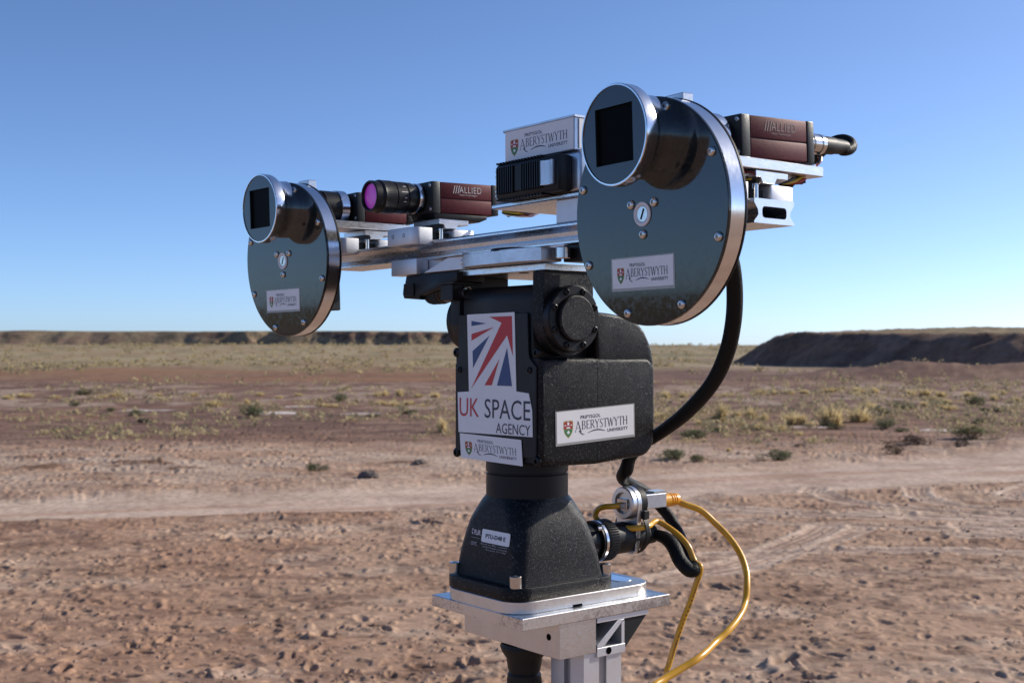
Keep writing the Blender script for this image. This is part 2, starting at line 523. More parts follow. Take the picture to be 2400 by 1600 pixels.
def university_label(parent, pl, W, Hh, name='label_sticker', film=True, lab=None):
    # pl origin = lower left corner of the sticker; x along W, y along Hh
    if film:
        gm = G()
        t0 = [pl.at(-1.2, -2.0, 0.0), pl.at(W + 1.2, -2.0, 0.0), pl.at(W + 1.2, Hh + .8, 0.0), pl.at(-1.2, Hh + .8, 0.0)]
        t1 = [p + pl.un * 0.15 for p in t0]
        gm.loft([t0, t1])
        gm.build('laminate_film', 'clear', parent)
    gm = G()
    t0 = [pl.at(0, 0, .16), pl.at(W, 0, .16), pl.at(W, Hh, .16), pl.at(0, Hh, .16)]
    gm.loft([t0, [p + pl.un * 0.12 for p in t0]])
    lb = gm.build(name, 'label', parent, label=lab)
    s_ = W / 62.0; v_ = Hh / 19.0
    gm = G()
    serif(gm, pl, 'ABERYSTWYTH', 14.2 * s_, 57 * s_, 7.0 * v_, 12.4 * v_)
    # sweeping tail of the initial and the arc under the name
    tail = [(17.4, 6.6), (18.6, 5.0), (20.2, 4.0), (21.4, 3.9)]
    for i in range(3): seg_quad(gm, pl, (tail[i][0] * s_, tail[i][1] * v_), (tail[i + 1][0] * s_, tail[i + 1][1] * v_), (.75 - .2 * i) * s_, .40)
    for i in range(8):
        f = lambda k: ((24 + 14 * k / 8) * s_, (4.0 + 1.9 * math.sin(math.pi * (0.08 + 0.80 * k / 8))) * v_)
        seg_quad(gm, pl, f(i), f(i + 1), (.25 + .5 * math.sin(math.pi * (i + .5) / 8)) * s_, .40 + .004 * (i % 2))
    text(gm, pl, 'PRIFYSGOL', 18.5 * s_, 34.5 * s_, 13.4 * v_, 15.6 * v_, .35, 0.022, 1.1)
    text(gm, pl, 'UNIVERSITY', 40.0 * s_, 57 * s_, 3.6 * v_, 5.7 * v_, .35, 0.022, 1.05)
    gm.build('lettering', 'ink', lb)
    crest(pl, 5.0 * s_, 12.6 * s_, 2.6 * v_, 13.4 * v_, lb)
    return lb

# ================================================================== TERRAIN
def _hash(ix, iy, seed):
    h = (ix.astype(np.int64) * 374761393 + iy.astype(np.int64) * 668265263 + seed * 1274126177) & 0xFFFFFFFF
    h = ((h ^ (h >> 13)) * 1274126177) & 0xFFFFFFFF
    h = h ^ (h >> 16)
    return (h & 0xFFFFFF) / float(0xFFFFFF)

def vn(x, y, seed=0):
    ix = np.floor(x); iy = np.floor(y)
    fx = x - ix; fy = y - iy
    ix = ix.astype(np.int64); iy = iy.astype(np.int64)
    ux = fx * fx * fx * (fx * (fx * 6 - 15) + 10); uy = fy * fy * fy * (fy * (fy * 6 - 15) + 10)
    a_ = _hash(ix, iy, seed); b_ = _hash(ix + 1, iy, seed); c_ = _hash(ix, iy + 1, seed); d_ = _hash(ix + 1, iy + 1, seed)
    return (a_ * (1 - ux) + b_ * ux) * (1 - uy) + (c_ * (1 - ux) + d_ * ux) * uy

def fbm(x, y, octv=4, seed=0, gain=0.5):
    s_ = np.zeros_like(x); am = 1.0; tot = 0.0
    for i in range(octv):
        s_ += am * vn(x * 2.03 ** i + 17.3 * i, y * 2.03 ** i - 9.1 * i, seed + i)
        tot += am; am *= gain
    return s_ / tot

def sst(e0, e1, x):
    t_ = np.clip((x - e0) / (e1 - e0), 0, 1)
    return t_ * t_ * (3 - 2 * t_)

def dents(x, y, cell, seed, rmin, rmax, prob, depth, asp=1.8):
    # scattered hoof-print like hollows with a small raised lip
    out = np.zeros_like(x)
    gx = np.floor(x / cell); gy = np.floor(y / cell)
    for dx in (-1, 0, 1):
        for dy in (-1, 0, 1):
            cx = gx + dx; cy = gy + dy
            ci = cx.astype(np.int64); cj = cy.astype(np.int64)
            px = (cx + _hash(ci, cj, seed)) * cell
            py = (cy + _hash(ci, cj, seed + 1)) * cell
            on = (_hash(ci, cj, seed + 2) < prob)
            rr = rmin + (rmax - rmin) * _hash(ci, cj, seed + 3) ** 2
            th = _hash(ci, cj, seed + 4) * math.pi
            ex = (x - px) * np.cos(th) + (y - py) * np.sin(th)
            ey = -(x - px) * np.sin(th) + (y - py) * np.cos(th)
            d = np.sqrt((ex / asp) ** 2 + ey ** 2) / rr
            dep = depth * (0.5 + 0.8 * _hash(ci, cj, seed + 5)) * rr / rmax
            out += on * dep * (-np.exp(-(d * 1.25) ** 4) + 0.45 * np.exp(-((d - 1.25) / 0.35) ** 2))
    return out

def road_q(x, y):
    # signed distance across the dirt road and its half width
    cx = 14.35 + 0.40 * x + 0.006 * x * x
    q = (y - cx) / 1.08
    hw = 0.85 + 0.085 * (x + 5.0)
    return q, np.clip(hw, 0.75, 3.2)

def side_track(x, y):
    # curved wheel track leaving the road towards the near right
    px = np.array([4.0, 4.1, 4.6, 5.6, 7.2, 9.5]); py = np.array([14.6, 13.4, 12.6, 11.9, 11.2, 10.6])
    return px, py

def poly_dist(x, y, px, py):
    best = np.full_like(x, 1e9)
    for i in range(len(px) - 1):
        dx, dy = px[i + 1] - px[i], py[i + 1] - py[i]
        tt = np.clip(((x - px[i]) * dx + (y - py[i]) * dy) / (dx * dx + dy * dy), 0, 1)
        best = np.minimum(best, np.hypot(x - px[i] - tt * dx, y - py[i] - tt * dy))
    return best

def spline(pts, n=8):
    P = [np.array(p, float) for p in pts]; out = []
    for i in range(len(P) - 1):
        p0, p1, p2, p3 = P[max(i - 1, 0)], P[i], P[i + 1], P[min(i + 2, len(P) - 1)]
        for k in range(n):
            s_ = k / n
            out.append(0.5 * ((2 * p1) + (p2 - p0) * s_ + (2 * p0 - 5 * p1 + 4 * p2 - p3) * s_ * s_ + (3 * p1 - p0 - 3 * p2 + p3) * s_ ** 3))
    out.append(P[-1])
    return np.array([o[0] for o in out]), np.array([o[1] for o in out])

TRACKS = [
    (spline([(7.4, 14.6), (7.0, 13.9), (7.1, 13.2), (7.7, 12.6), (8.8, 12.2)]), 0.144, 0.0100),
    (spline([(6.1, 14.5), (5.6, 13.9), (5.75, 13.2), (6.3, 12.7), (7.4, 12.3)]), 0.108, 0.0090),
    (spline([(2.3, 14.2), (1.9, 13.6), (2.2, 12.9), (3.4, 12.3), (5.2, 11.9)]), 0.108, 0.0090),
    (spline([(3.2, 11.3), (2.6, 10.4), (2.0, 9.6), (1.5, 9.0)]), 0.081, 0.0100),
    (spline([(4.0, 10.9), (6.0, 10.6), (8.0, 10.5)]), 0.126, 0.0080),
    (spline([(4.2, 11.5), (6.4, 11.0), (8.2, 11.0)]), 0.108, 0.0080),
    (spline([(3.65, 14.9), (3.45, 14.2), (3.6, 13.3), (4.2, 12.6), (5.2, 12.0), (6.6, 11.6)]), 0.117, 0.0111),
    (spline([(5.0, 14.9), (4.6, 14.1), (4.55, 13.3), (4.95, 12.6), (5.9, 12.0), (7.2, 11.6)]), 0.117, 0.0095),
    (spline([(2.9, 11.4), (2.35, 10.4), (1.75, 9.5), (1.1, 8.8)]), 0.126, 0.0095),
    (spline([(2.3, 11.9), (1.5, 11.0), (0.7, 10.2)]), 0.108, 0.0079),
    (spline([(-1.2, 12.6), (1.0, 12.1), (3.2, 11.5), (6.5, 10.9)]), 0.090, 0.0079),
    (spline([(-1.2, 13.0), (1.2, 12.8), (3.4, 12.1), (7.0, 11.4)]), 0.090, 0.0063),
    (spline([(1.6, 9.9), (3.6, 10.0), (6.4, 9.2)]), 0.090, 0.0063),
]

def ground_h(x, y, fine=True):
    r = np.hypot(x, y)
    yy = np.maximum(y, 0.0)
    h = 2.7 * sst(85, 410, r) * (0.82 + 0.2 * fbm(x / 60 + 3, y / 60, 3, 21))
    h += 0.35 * (fbm(x / 24, y / 24, 3, 5) - 0.5) * sst(20, 60, r)
    h += 0.10 * (fbm(x / 5, y / 5, 3, 9) - 0.5) * sst(3, 9, r)
    # low eroded banks in the middle distance on the right
    h += 1.0 * np.exp(-((x - 25 + 0.15 * (y - 60)) / 8) ** 2 - ((y - 66) / 5) ** 2) * (0.2 + 1.3 * fbm(x / 3, y / 3, 4, 31))
    h += 0.10 * np.exp(-((x - 8.0) / 1.6) ** 2 - ((y - 20.8) / .9) ** 2) * (0.3 + 1.0 * fbm(x * 1.5, y * 1.5, 3, 33))
    if fine:
        q, hw = road_q(x, y)
        on = 1 - sst(0.75, 1.25, np.abs(q) / hw)
        rough = 1 - 0.93 * on
        nearf = 1 - sst(28, 60, r)
        h -= 0.035 * on
        h += 0.05 * np.exp(-((np.abs(q) - hw * 1.15) / 0.22) ** 2) * (0.3 + fbm(x * 1.3, y * 1.3, 2, 44)) * nearf
        al = x + 0.4 * y
        h += on * nearf * 0.022 * (vn(q * 5.0, al * 0.25, 61) - 0.5)
        h += rough * nearf * 0.030 * (fbm(x * 1.6, y * 1.6, 4, 13, 0.6) - 0.5)
        h += rough * nearf * 0.011 * (fbm(x * 8, y * 8, 3, 17, 0.6) - 0.5)
        for sx, sy, wx, wy in DARK_SPOTS:
            h += 0.08 * np.exp(-((x - sx) / wx) ** 2 - ((y - sy) / wy) ** 2) * fbm(x * 4, y * 4, 4, 91, .6)
        patch = sst(0.36, 0.62, fbm(x * 0.55, y * 0.55, 3, 71))
        tr = np.zeros_like(x)
        for (px, py), hwid, dep in TRACKS:
            d = poly_dist(x, y, px, py)
            tr = np.maximum(tr, 1 - sst(hwid * 0.8, hwid * 1.6, d))
            h += -dep * np.exp(-(d / hwid) ** 4) + dep * 0.9 * np.exp(-((d - hwid * 1.35) / (hwid * 0.3)) ** 2)
            h += 0.004 * np.cos(d * 2 * math.pi / 0.07) * (d < hwid)
        k = rough * (1 - 0.85 * tr)
        k1 = k * (0.45 + 0.55 * patch)
        m_ = r < 45
        if m_.any():
            xm, ym = x[m_], y[m_]
            dd = dents(xm, ym, 0.17, 101, 0.012, 0.042, 0.75, 0.034, 2.3)
            dd += dents(xm, ym, 0.42, 151, 0.022, 0.062, 0.5, 0.046, 2.3)
            dd += dents(xm, ym, 0.31, 171, 0.015, 0.04, 0.5, -0.014, 1.7)
            h[m_] += dd * k1[m_] * (1 - sst(20, 45, r[m_]))
            # crusted clods
            cl = fbm(xm * 14, ym * 14, 2, 77)
            h[m_] += 0.012 * sst(0.66, 0.80, cl) * k[m_] * (1 - sst(14, 26, r[m_]))
    return h

C_TAN = np.array((0.390, 0.255, 0.174)); C_RED = np.array((0.310, 0.172, 0.108)); C_PALE = np.array((0.475, 0.362, 0.280))
C_BRN = np.array((0.150, 0.088, 0.066)); C_ORG = np.array((0.26, 0.140, 0.075)); C_SALT = np.array((0.62, 0.55, 0.50))
C_GRS = np.array((0.330, 0.260, 0.155)); C_ROAD = np.array((0.50, 0.375, 0.295)); C_DRK = np.array((0.115, 0.070, 0.055))

SALT_SPOTS = [(-6.0, 31.9, 1.1, .55), (-5.9, 34.8, .8, .5), (-3.75, 31.5, .75, .4), (-10.0, 33.5, 1.1, .6), (6.1, 25.8, .8, .3), (8.9, 25.2, .6, .35)]

DARK_SPOTS = [(-6.3, 16.7, .42, .34), (-5.3, 17.2, .5, .4), (-4.4, 16.7, .3, .22), (-4.95, 17.3, .3, .25), (-7.2, 18.4, .5, .4), (-1.6, 18.0, .35, .2)]

def lerp(c, d, f):
    return c * (1 - f[:, None]) + d * f[:, None]

def ground_c(x, y):
    r = np.hypot(x, y)
    c = np.tile(C_TAN, (len(x), 1))
    n1 = fbm(x * 0.45, y * 0.9, 4, 301); n2 = fbm(x * 1.3, y * 2.2, 4, 311); n3 = fbm(x * 0.16, y * 0.4, 4, 321); n4 = fbm(x * 5, y * 7, 3, 331)
    c = lerp(c, C_RED, 0.55 * sst(0.50, 0.74, n1))
    c = lerp(c, C_PALE, 0.45 * sst(0.52, 0.74, n2))
    c = lerp(c, C_BRN, 0.6 * sst(0.52, 0.72, n4))
    mid = sst(14.5, 18.5, y - 0.38 * x) * 1.0
    c = lerp(c, C_PALE * 0.92, 0.75 * mid * (1 - sst(19, 23, y - .2 * x)) * sst(0.40, 0.6, n1 * .5 + n2 * .5))
    c = lerp(c, C_BRN, sst(19.5, 25, y - .1 * x + 6 * (n3 - .5)) * (0.55 + 0.45 * sst(.35, .6, n2)))
    c = lerp(c, C_RED * 0.8, 0.5 * sst(20, 26, y) * sst(0.55, 0.7, n3) * (1 - sst(55, 80, y)))
    pal = 0.75 * sst(30, 36, y) * (1 - sst(52, 62, y)) * sst(0.48, 0.66, fbm(x * 0.8, y * 0.35, 5, 351, .65))
    c = lerp(c, C_PALE * .85, 0.85 * pal)
    c = lerp(c, C_ORG, sst(58, 66, y + 8 * (n3 - .5)) * (0.45 + 0.5 * sst(.42, .58, fbm(x / 14, y / 9, 3, 361))) * (1 - sst(0, 10, x)))
    c = lerp(c, C_BRN, 0.6 * sst(58, 66, y) * sst(0, 10, x))
    gr = sst(80, 128, r + 60 * (fbm(x / 9, y / 14, 4, 371) - .5))
    c = lerp(c, C_GRS, gr * (0.55 + 0.45 * sst(.36, .6, fbm(x / 5, y / 7, 4, 381))))
    c = lerp(c, C_GRS * 0.62 + np.array((0, .014, 0)), gr * 0.8 * sst(.56, .70, fbm(x / 4, y / 9, 4, 391)))
    c = lerp(c, C_PALE, 0.9 * sst(68, 74, y) * (1 - sst(84, 98, y)) * sst(14, 20, x) * sst(.42, .58, fbm(x / 7, y / 2.2, 4, 395)))
    c = lerp(c, C_PALE, 0.7 * sst(95, 100, y) * (1 - sst(112, 122, y)) * sst(14, 20, x) * sst(.42, .60, fbm(x / 7, y / 3, 4, 397)))
    for sx, sy, wx, wy in SALT_SPOTS:
        d = np.sqrt(((x - sx) / wx) ** 2 + ((y - sy) / wy) ** 2) + 1.1 * (n2 - 0.5)
        c = lerp(c, C_SALT, 0.9 * (1 - sst(0.55, 0.95, d)))
    for sx, sy, wx, wy in DARK_SPOTS:
        d = np.sqrt(((x - sx) / wx) ** 2 + ((y - sy) / wy) ** 2) + 1.6 * (n4 - 0.5)
        c = lerp(c, C_RED * 0.48, 0.85 * (1 - sst(0.4, 1.05, d)))
    q, hw = road_q(x, y)
    on = 1 - sst(0.8, 1.2, np.abs(q) / hw + 0.35 * (n2 - .5))
    al = x + 0.4 * y
    st = vn(q * 4.2, al * 0.16, 401)
    c = lerp(c, C_ROAD, on * 0.9)
    c = lerp(c, C_PALE * 1.06, on * 0.8 * sst(0.5, 0.8, st))
    c = lerp(c, C_RED * 1.15, on * 0.45 * sst(0.55, 0.85, vn(q * 3.1 + 9, al * 0.2, 411)))
    for (px, py), hwid, dep in TRACKS:
        d = poly_dist(x, y, px, py)
        c = lerp(c, C_ROAD * 1.0, 0.55 * (1 - sst(hwid * 0.9, hwid * 1.7, d)))
        c = lerp(c, C_PALE * 1.12, 0.95 * np.exp(-((d - hwid * 1.3) / (hwid * .35)) ** 2) * (0.4 + 0.6 * sst(.35, .6, n2)))
        c = lerp(c, C_BRN, 0.5 * (d < hwid) * (0.5 + 0.5 * np.cos(d * 2 * math.pi / 0.07)))
    return np.clip(c, 0.02, 0.8)

def grid_mesh(name, X, Y, Z, C, m, closed=False):
    nr, nc = X.shape
    me = bpy.data.meshes.new(name)
    co = np.stack([X, Y, Z], -1).reshape(-1, 3).astype(np.float32)
    i = np.arange(nr - 1)[:, None]; j = np.arange(nc if closed else nc - 1)[None, :]
    a0 = i * nc + j; b0 = i * nc + (j + 1) % nc
    q = np.stack([a0, b0, b0 + nc, a0 + nc], -1).reshape(-1, 4).astype(np.int32)
    me.vertices.add(len(co)); me.vertices.foreach_set('co', co.ravel())
    me.loops.add(q.size); me.loops.foreach_set('vertex_index', q.ravel())
    me.polygons.add(len(q))
    me.polygons.foreach_set('loop_start', np.arange(0, q.size, 4, dtype=np.int32))
    me.polygons.foreach_set('loop_total', np.full(len(q), 4, dtype=np.int32))
    me.polygons.foreach_set('use_smooth', np.ones(len(q), dtype=bool))
    me.update(calc_edges=True)
    at = me.attributes.new('Col', 'FLOAT_COLOR', 'POINT')
    rgba = np.ones((len(co), 4), np.float32); rgba[:, :3] = C
    at.data.foreach_set('color', rgba.ravel())
    me.materials.append(m)
    o = bpy.data.objects.new(name, me)
    COL.objects.link(o)
    return o

def soil(name, rough=0.95, sc=(2.0, 14.0, 90.0), lo=0.72, hi=1.22, bstr=0.4, bdist=0.012):
    m, t, p = mat(name, (0.3, 0.2, 0.15), rough, 0.0, 1.4, 0.0, 0.15)
    at = N(t, 'ShaderNodeAttribute', attribute_name='Col')
    v = coords(t)
    nA = noise(t, v, sc[0], 6, 0.65); nB = noise(t, v, sc[1], 6, 0.7); nC = noise(t, v, sc[2], 4, 0.7)
    m1 = N(t, 'ShaderNodeMix', data_type='RGBA', blend_type='MULTIPLY')
    m1.inputs[0].default_value = 1.0
    t.links.new(at.outputs['Color'], m1.inputs[6])
    t.links.new(ramp(t, nB, [(0.28, g(lo)), (0.5, g(1.0)), (0.72, g(hi))]), m1.inputs[7])
    m2 = N(t, 'ShaderNodeMix', data_type='RGBA', blend_type='MULTIPLY')
    m2.inputs[0].default_value = 1.0
    t.links.new(m1.outputs[2], m2.inputs[6])
    t.links.new(ramp(t, nA, [(0.32, (0.74, 0.70, 0.68)), (0.5, (1.0, 1.0, 1.0)), (0.70, (1.18, 1.19, 1.20))]), m2.inputs[7])
    t.links.new(m2.outputs[2], p.inputs['Base Color'])
    ad = N(t, 'ShaderNodeMath', operation='MULTIPLY_ADD')
    t.links.new(nC, ad.inputs[0]); ad.inputs[1].default_value = 0.35; t.links.new(nB, ad.inputs[2])
    bump(t, p, ad.outputs[0], bstr, bdist)
    return m
M['soil'] = soil('desert_soil', 0.95, (0.9, 13.0, 60.0), 0.55, 1.36, 0.6, 0.012)
M['hill'] = soil('hill_soil', 0.95, (0.15, 0.9, 5.0), 0.6, 1.3, 0.8, 0.25)

def make_ground():
    th = np.concatenate([np.linspace(-180, -34, 50)[:-1], np.linspace(-34, -24.5, 40)[:-1], np.linspace(-24.5, 24.5, 820), np.linspace(24.5, 34, 40)[1:], np.linspace(34, 180, 50)[1:-1]])
    th = np.radians(th)
    v1 = np.arange(1640, 835, -1.75)
    rr = np.concatenate([np.linspace(0.3, 5.6, 24), 4785.0 / (v1 - 815), np.geomspace(245, 6000, 60)])
    RR, TH = np.meshgrid(rr, th, indexing='ij')
    X = RR * np.sin(TH); Y = RR * np.cos(TH)
    xf, yf = X.ravel(), Y.ravel()
    Z = ground_h(xf, yf)
    far = sst(600, 3000, np.hypot(xf, yf))
    Z = Z * (1 - far) - 6 * far
    C = ground_c(xf, yf)
    o = grid_mesh('ground', X, Y, Z.reshape(X.shape), C, M['soil'], True)
    # close the middle
    tag(o, None, None, None, 'structure')
    return o
make_ground()

def gz(x, y):
    return float(ground_h(np.array([x], float), np.array([y], float))[0])

def poly_sdf(x, y, P):
    d = np.full_like(x, 1e9); inside = np.zeros(x.shape, bool)
    n = len(P)
    for i in range(n):
        x0, y0 = P[i]; x1, y1 = P[(i + 1) % n]
        dx, dy = x1 - x0, y1 - y0
        tt = np.clip(((x - x0) * dx + (y - y0) * dy) / (dx * dx + dy * dy), 0, 1)
        d = np.minimum(d, np.hypot(x - x0 - tt * dx, y - y0 - tt * dy))
        cond = ((y0 > y) != (y1 > y))
        with np.errstate(divide='ignore', invalid='ignore'):
            xi = (x1 - x0) * (y - y0) / (y1 - y0 if y1 != y0 else 1e-9) + x0
        inside ^= cond & (x < xi)
    return np.where(inside, d, -d)

def mesa():
    P = [(75, 40), (44, 62), (34.5, 80), (28.5, 93), (20.9, 109), (22.5, 119), (38, 132), (90, 150), (170, 160), (170, 40)]
    xs = np.arange(14, 120, 0.34); ys = np.arange(52, 150, 0.40)
    X, Y = np.meshgrid(xs, ys)
    x, y = X.ravel(), Y.ravel()
    d = poly_sdf(x, y, P) + 1.7 * (fbm(x / 3.2, y / 3.2, 4, 501) - 0.5) + 2.0 * (fbm(x / 11, y / 11, 2, 511) - .5) + 0.6
    H = 3.30 + 0.55 * (fbm(x / 14, y / 14, 4, 521) - .5) - 0.45 * sst(104, 80, y)
    prof = np.clip(d / 4.4, 0, 1)
    pr = 0.92 * (prof * 0.75 + 0.25 * sst(0.05, 0.9, prof)) + 0.08 * sst(1.0, 3.5, d / 4.6)
    z = pr * H + ground_h(x, y, False) * 0.9 - 0.25 * (d < 0) - 0.12
    z += 0.34 * (fbm(x * .9, y * .9, 4, 531, .65) - .5) * sst(0, 1, d)
    C = np.tile(np.array((0.215, 0.140, 0.102)), (len(x), 1))
    C = lerp(C, C_DRK, 0.7 * sst(.45, .65, fbm(x / 2, y / 2, 4, 541)))
    C = lerp(C, C_GRS * 0.8, 0.85 * sst(0.86, 1.05, d / 4.6 + 0.3 * (fbm(x / 2, y / 2, 3, 551) - .5)))
    C = lerp(C, C_RED, 0.5 * sst(.5, .65, fbm(x / 5, z * 2.5, 3, 561)))
    C = lerp(C, C_PALE * .8, 0.7 * sst(0.14, 0.0, prof))
    o = grid_mesh('mesa', X, Y, z.reshape(X.shape), C, M['hill'])
    tag(o, None, None, None, 'structure')
mesa()

def ridge():
    xs = np.arange(-270, 62, 0.9)
    qs = np.concatenate([np.arange(-22, 16, 0.55), np.arange(16, 140, 6)])
    X, Qm = np.meshgrid(xs, qs)
    x = X.ravel(); q = Qm.ravel()
    y0 = 425 + 18 * (fbm(x / 60, x * 0 + .3, 3, 601) - .5) + 5 * (fbm(x / 9, x * 0 + 4, 3, 611) - .5)
    Y = y0 + q
    top = 7.55 + 1.0 * (fbm(x / 34, x * 0 + 7, 4, 621) - .5) - 0.9 * sst(-70, 20, x)
    base = ground_h(x, Y, False)
    soft = 1 - sst(-130, -95, x)         # smooth slope at the left, broken cliff to the right
    cliffw = 5.5 + 9 * soft
    dd = q + (1.0 + 4.0 * vn(x / 22, x * 0 + 2, 633)) * (1 - .75 * soft) * (fbm(x / 6.5, q / 6.0, 4, 631, .6) - .5) * 2
    pr = sst(-0.1, 1, dd / cliffw)
    fade = 1 - sst(15, 50, x)
    z = base + (top - base) * pr * fade - 0.5 * (q < -8)
    z += 0.55 * (fbm(x / 1.7, Y / 1.7, 3, 641, .6) - .5) * sst(0, .3, pr) * (1 - sst(.9, 1.0, pr))
    C = np.tile(np.array((0.20, 0.135, 0.10)), (len(x), 1))
    n = fbm(x / 2.6, Y / 1.2 + z, 4, 651, .6)
    C = lerp(C, C_DRK * .8, 0.9 * sst(.46, .6, n) * (1 - .7 * soft))
    C = lerp(C, C_RED * 1.0, 0.4 * sst(.55, .72, fbm(x / 4, z, 3, 661)))
    C = lerp(C, C_GRS * .8, 0.65 * sst(.45, .6, fbm(x / 18, z * .3, 3, 671)) * (1 - .3 * soft))
    C = lerp(C, C_GRS * .95, 0.9 * np.maximum(sst(.9, 1.0, pr), .55 * soft * sst(.4, .6, n)))
    C = lerp(C, C_GRS, sst(0.06, 0.0, pr))
    o = grid_mesh('ridge', X, Y.reshape(X.shape), z.reshape(X.shape), C, M['hill'])
    tag(o, None, None, None, 'structure')
ridge()

# ------------------------------------------------------------------ vegetation
def leafmat(name, c0, c1, rough=0.8, trans=0.45):
    m, t, p = mat(name, c0, rough, 0.0, 1.4, 0.0, 0.2)
    oi = N(t, 'ShaderNodeObjectInfo')
    v = coords(t)
    nz = noise(t, v, 9, 3)
    ad = N(t, 'ShaderNodeMath', operation='MULTIPLY_ADD')
    t.links.new(oi.outputs['Random'], ad.inputs[0]); ad.inputs[1].default_value = 0.35; t.links.new(nz, ad.inputs[2])
    c = ramp(t, ad.outputs[0], [(0.35, c0), (0.9, c1)])
    t.links.new(c, p.inputs['Base Color'])
    tr = N(t, 'ShaderNodeBsdfTranslucent')
    t.links.new(c, tr.inputs[0])
    ms = N(t, 'ShaderNodeMixShader')
    ms.inputs[0].default_value = trans
    out = [n for n in t.nodes if n.type == 'OUTPUT_MATERIAL'][0]
    t.links.new(p.outputs[0], ms.inputs[1]); t.links.new(tr.outputs[0], ms.inputs[2]); t.links.new(ms.outputs[0], out.inputs[0])
    return m
M['straw'] = leafmat('dry_straw_grass', (0.56, 0.43, 0.21), (0.74, 0.60, 0.34))
M['sage'] = leafmat('grey_green_leaves', (0.105, 0.118, 0.055), (0.19, 0.19, 0.095), 0.8, 0.3)
M['dead'] = leafmat('dead_brown_twigs', (0.085, 0.058, 0.042), (0.16, 0.11, 0.08), 0.8, 0.15)
M['olive'] = leafmat('far_scrub', (0.20, 0.17, 0.088), (0.58, 0.46, 0.25), 0.8, 0.4)

def faces_mesh(name, V, F, m):
    me = bpy.data.meshes.new(name)
    me.from_pydata(V, [], F)
    me.materials.append(M[m])
    me.update()
    return me

def tuft_mesh(seed, nb=70, spread=0.45, name='grass_blades'):
    # unit tuft: about 1 wide, 1 tall
    rnd = random.Random(seed)
    V = []; F = []
    for i in range(nb):
        th = rnd.uniform(0, 2 * math.pi); lean = rnd.uniform(0.05, 1.0) ** 0.8 * spread
        L_ = rnd.uniform(0.3, 1.0) ** 1.3 * (1.0 - 0.35 * lean)
        bx, by = rnd.uniform(-.16, .16), rnd.uniform(-.16, .16)
        dx, dy = math.cos(th), math.sin(th)
        wd = rnd.uniform(0.018, 0.036)
        tw = rnd.uniform(0, math.pi); wx, wy = math.cos(tw) * wd, math.sin(tw) * wd
        m1 = (bx + dx * lean * 0.35, by + dy * lean * 0.35, L_ * 0.55); t1 = (bx + dx * lean, by + dy * lean, L_ * (1 - .25 * lean))
        k = len(V)
        V += [(bx - wx, by - wy, -.03), (bx + wx, by + wy, -.03), (m1[0] + wx * .8, m1[1] + wy * .8, m1[2]), (m1[0] - wx * .8, m1[1] - wy * .8, m1[2]), t1]
        F += [(k, k + 1, k + 2, k + 3), (k + 3, k + 2, k + 4)]
    return faces_mesh(name, V, F, 'straw')

def shrub_mesh(seed, m, n=420, twigs=26, lump=4, name='foliage', leaf=(0.022, 0.05)):
    # unit shrub: 1 wide, 1 tall dome built from clumps
    rnd = random.Random(seed)
    cl = [(rnd.uniform(-.28, .28), rnd.uniform(-.28, .28), rnd.uniform(.18, .55), rnd.uniform(.16, .30)) for _ in range(lump + 5)]
    V = []; F = []
    for i in range(n):
        cx, cy, cz, cr = rnd.choice(cl)
        u = Vector((rnd.gauss(0, 1), rnd.gauss(0, 1), rnd.gauss(0, 1))).normalized() * cr * rnd.uniform(.55, 1.05)
        p = Vector((cx, cy, cz)) + Vector((u.x, u.y, u.z * 1.15))
        if p.z < 0.02: p.z = rnd.uniform(0.02, 0.15)
        ax = Vector((rnd.gauss(0, 1), rnd.gauss(0, 1), rnd.gauss(.6, 1))).normalized()
        bx = ax.orthogonal().normalized()
        L_ = rnd.uniform(leaf[0] * 1.5, leaf[1] * 1.5); wd = rnd.uniform(leaf[0] * .5, leaf[1] * .5)
        k = len(V)
        V += [p - ax * L_, p + bx * wd, p + ax * L_, p - bx * wd]
        F += [(k, k + 1, k + 2, k + 3)]
    return faces_mesh(name, [tuple(v) for v in V], F, m)

def twig_mesh(seed, m='dead', n=22, name='stems'):
    rnd = random.Random(seed)
    V = []; F = []
    for i in range(n):
        th = rnd.uniform(0, 2 * math.pi); ln = rnd.uniform(.1, .42)
        tip = Vector((math.cos(th) * ln, math.sin(th) * ln, rnd.uniform(.3, .85)))
        b0 = Vector((rnd.uniform(-.05, .05), rnd.uniform(-.05, .05), -.05))
        s_ = Vector((-math.sin(th), math.cos(th), 0)) * .012; u_ = Vector((math.cos(th), math.sin(th), 0)) * .012
        k = len(V)
        V += [b0 + s_, b0 - s_, b0 + u_, tip]
        F += [(k, k + 1, k + 3), (k + 1, k + 2, k + 3), (k + 2, k, k + 3)]
    return faces_mesh(name, [tuple(v) for v in V], F, m)

TUFTS = [tuft_mesh(11 + i, 150, (0.5, 0.8, 0.65, 0.95, 0.4)[i]) for i in range(5)]
SHRUBS = {'sage': [shrub_mesh(31 + i, 'sage', 950, leaf=(.018, .045)) for i in range(4)], 'dead': [shrub_mesh(51 + i, 'dead', 700, leaf=(.012, .05)) for i in range(3)]}
TWIGS = [twig_mesh(71 + i) for i in range(3)]
rv = random.Random(4)

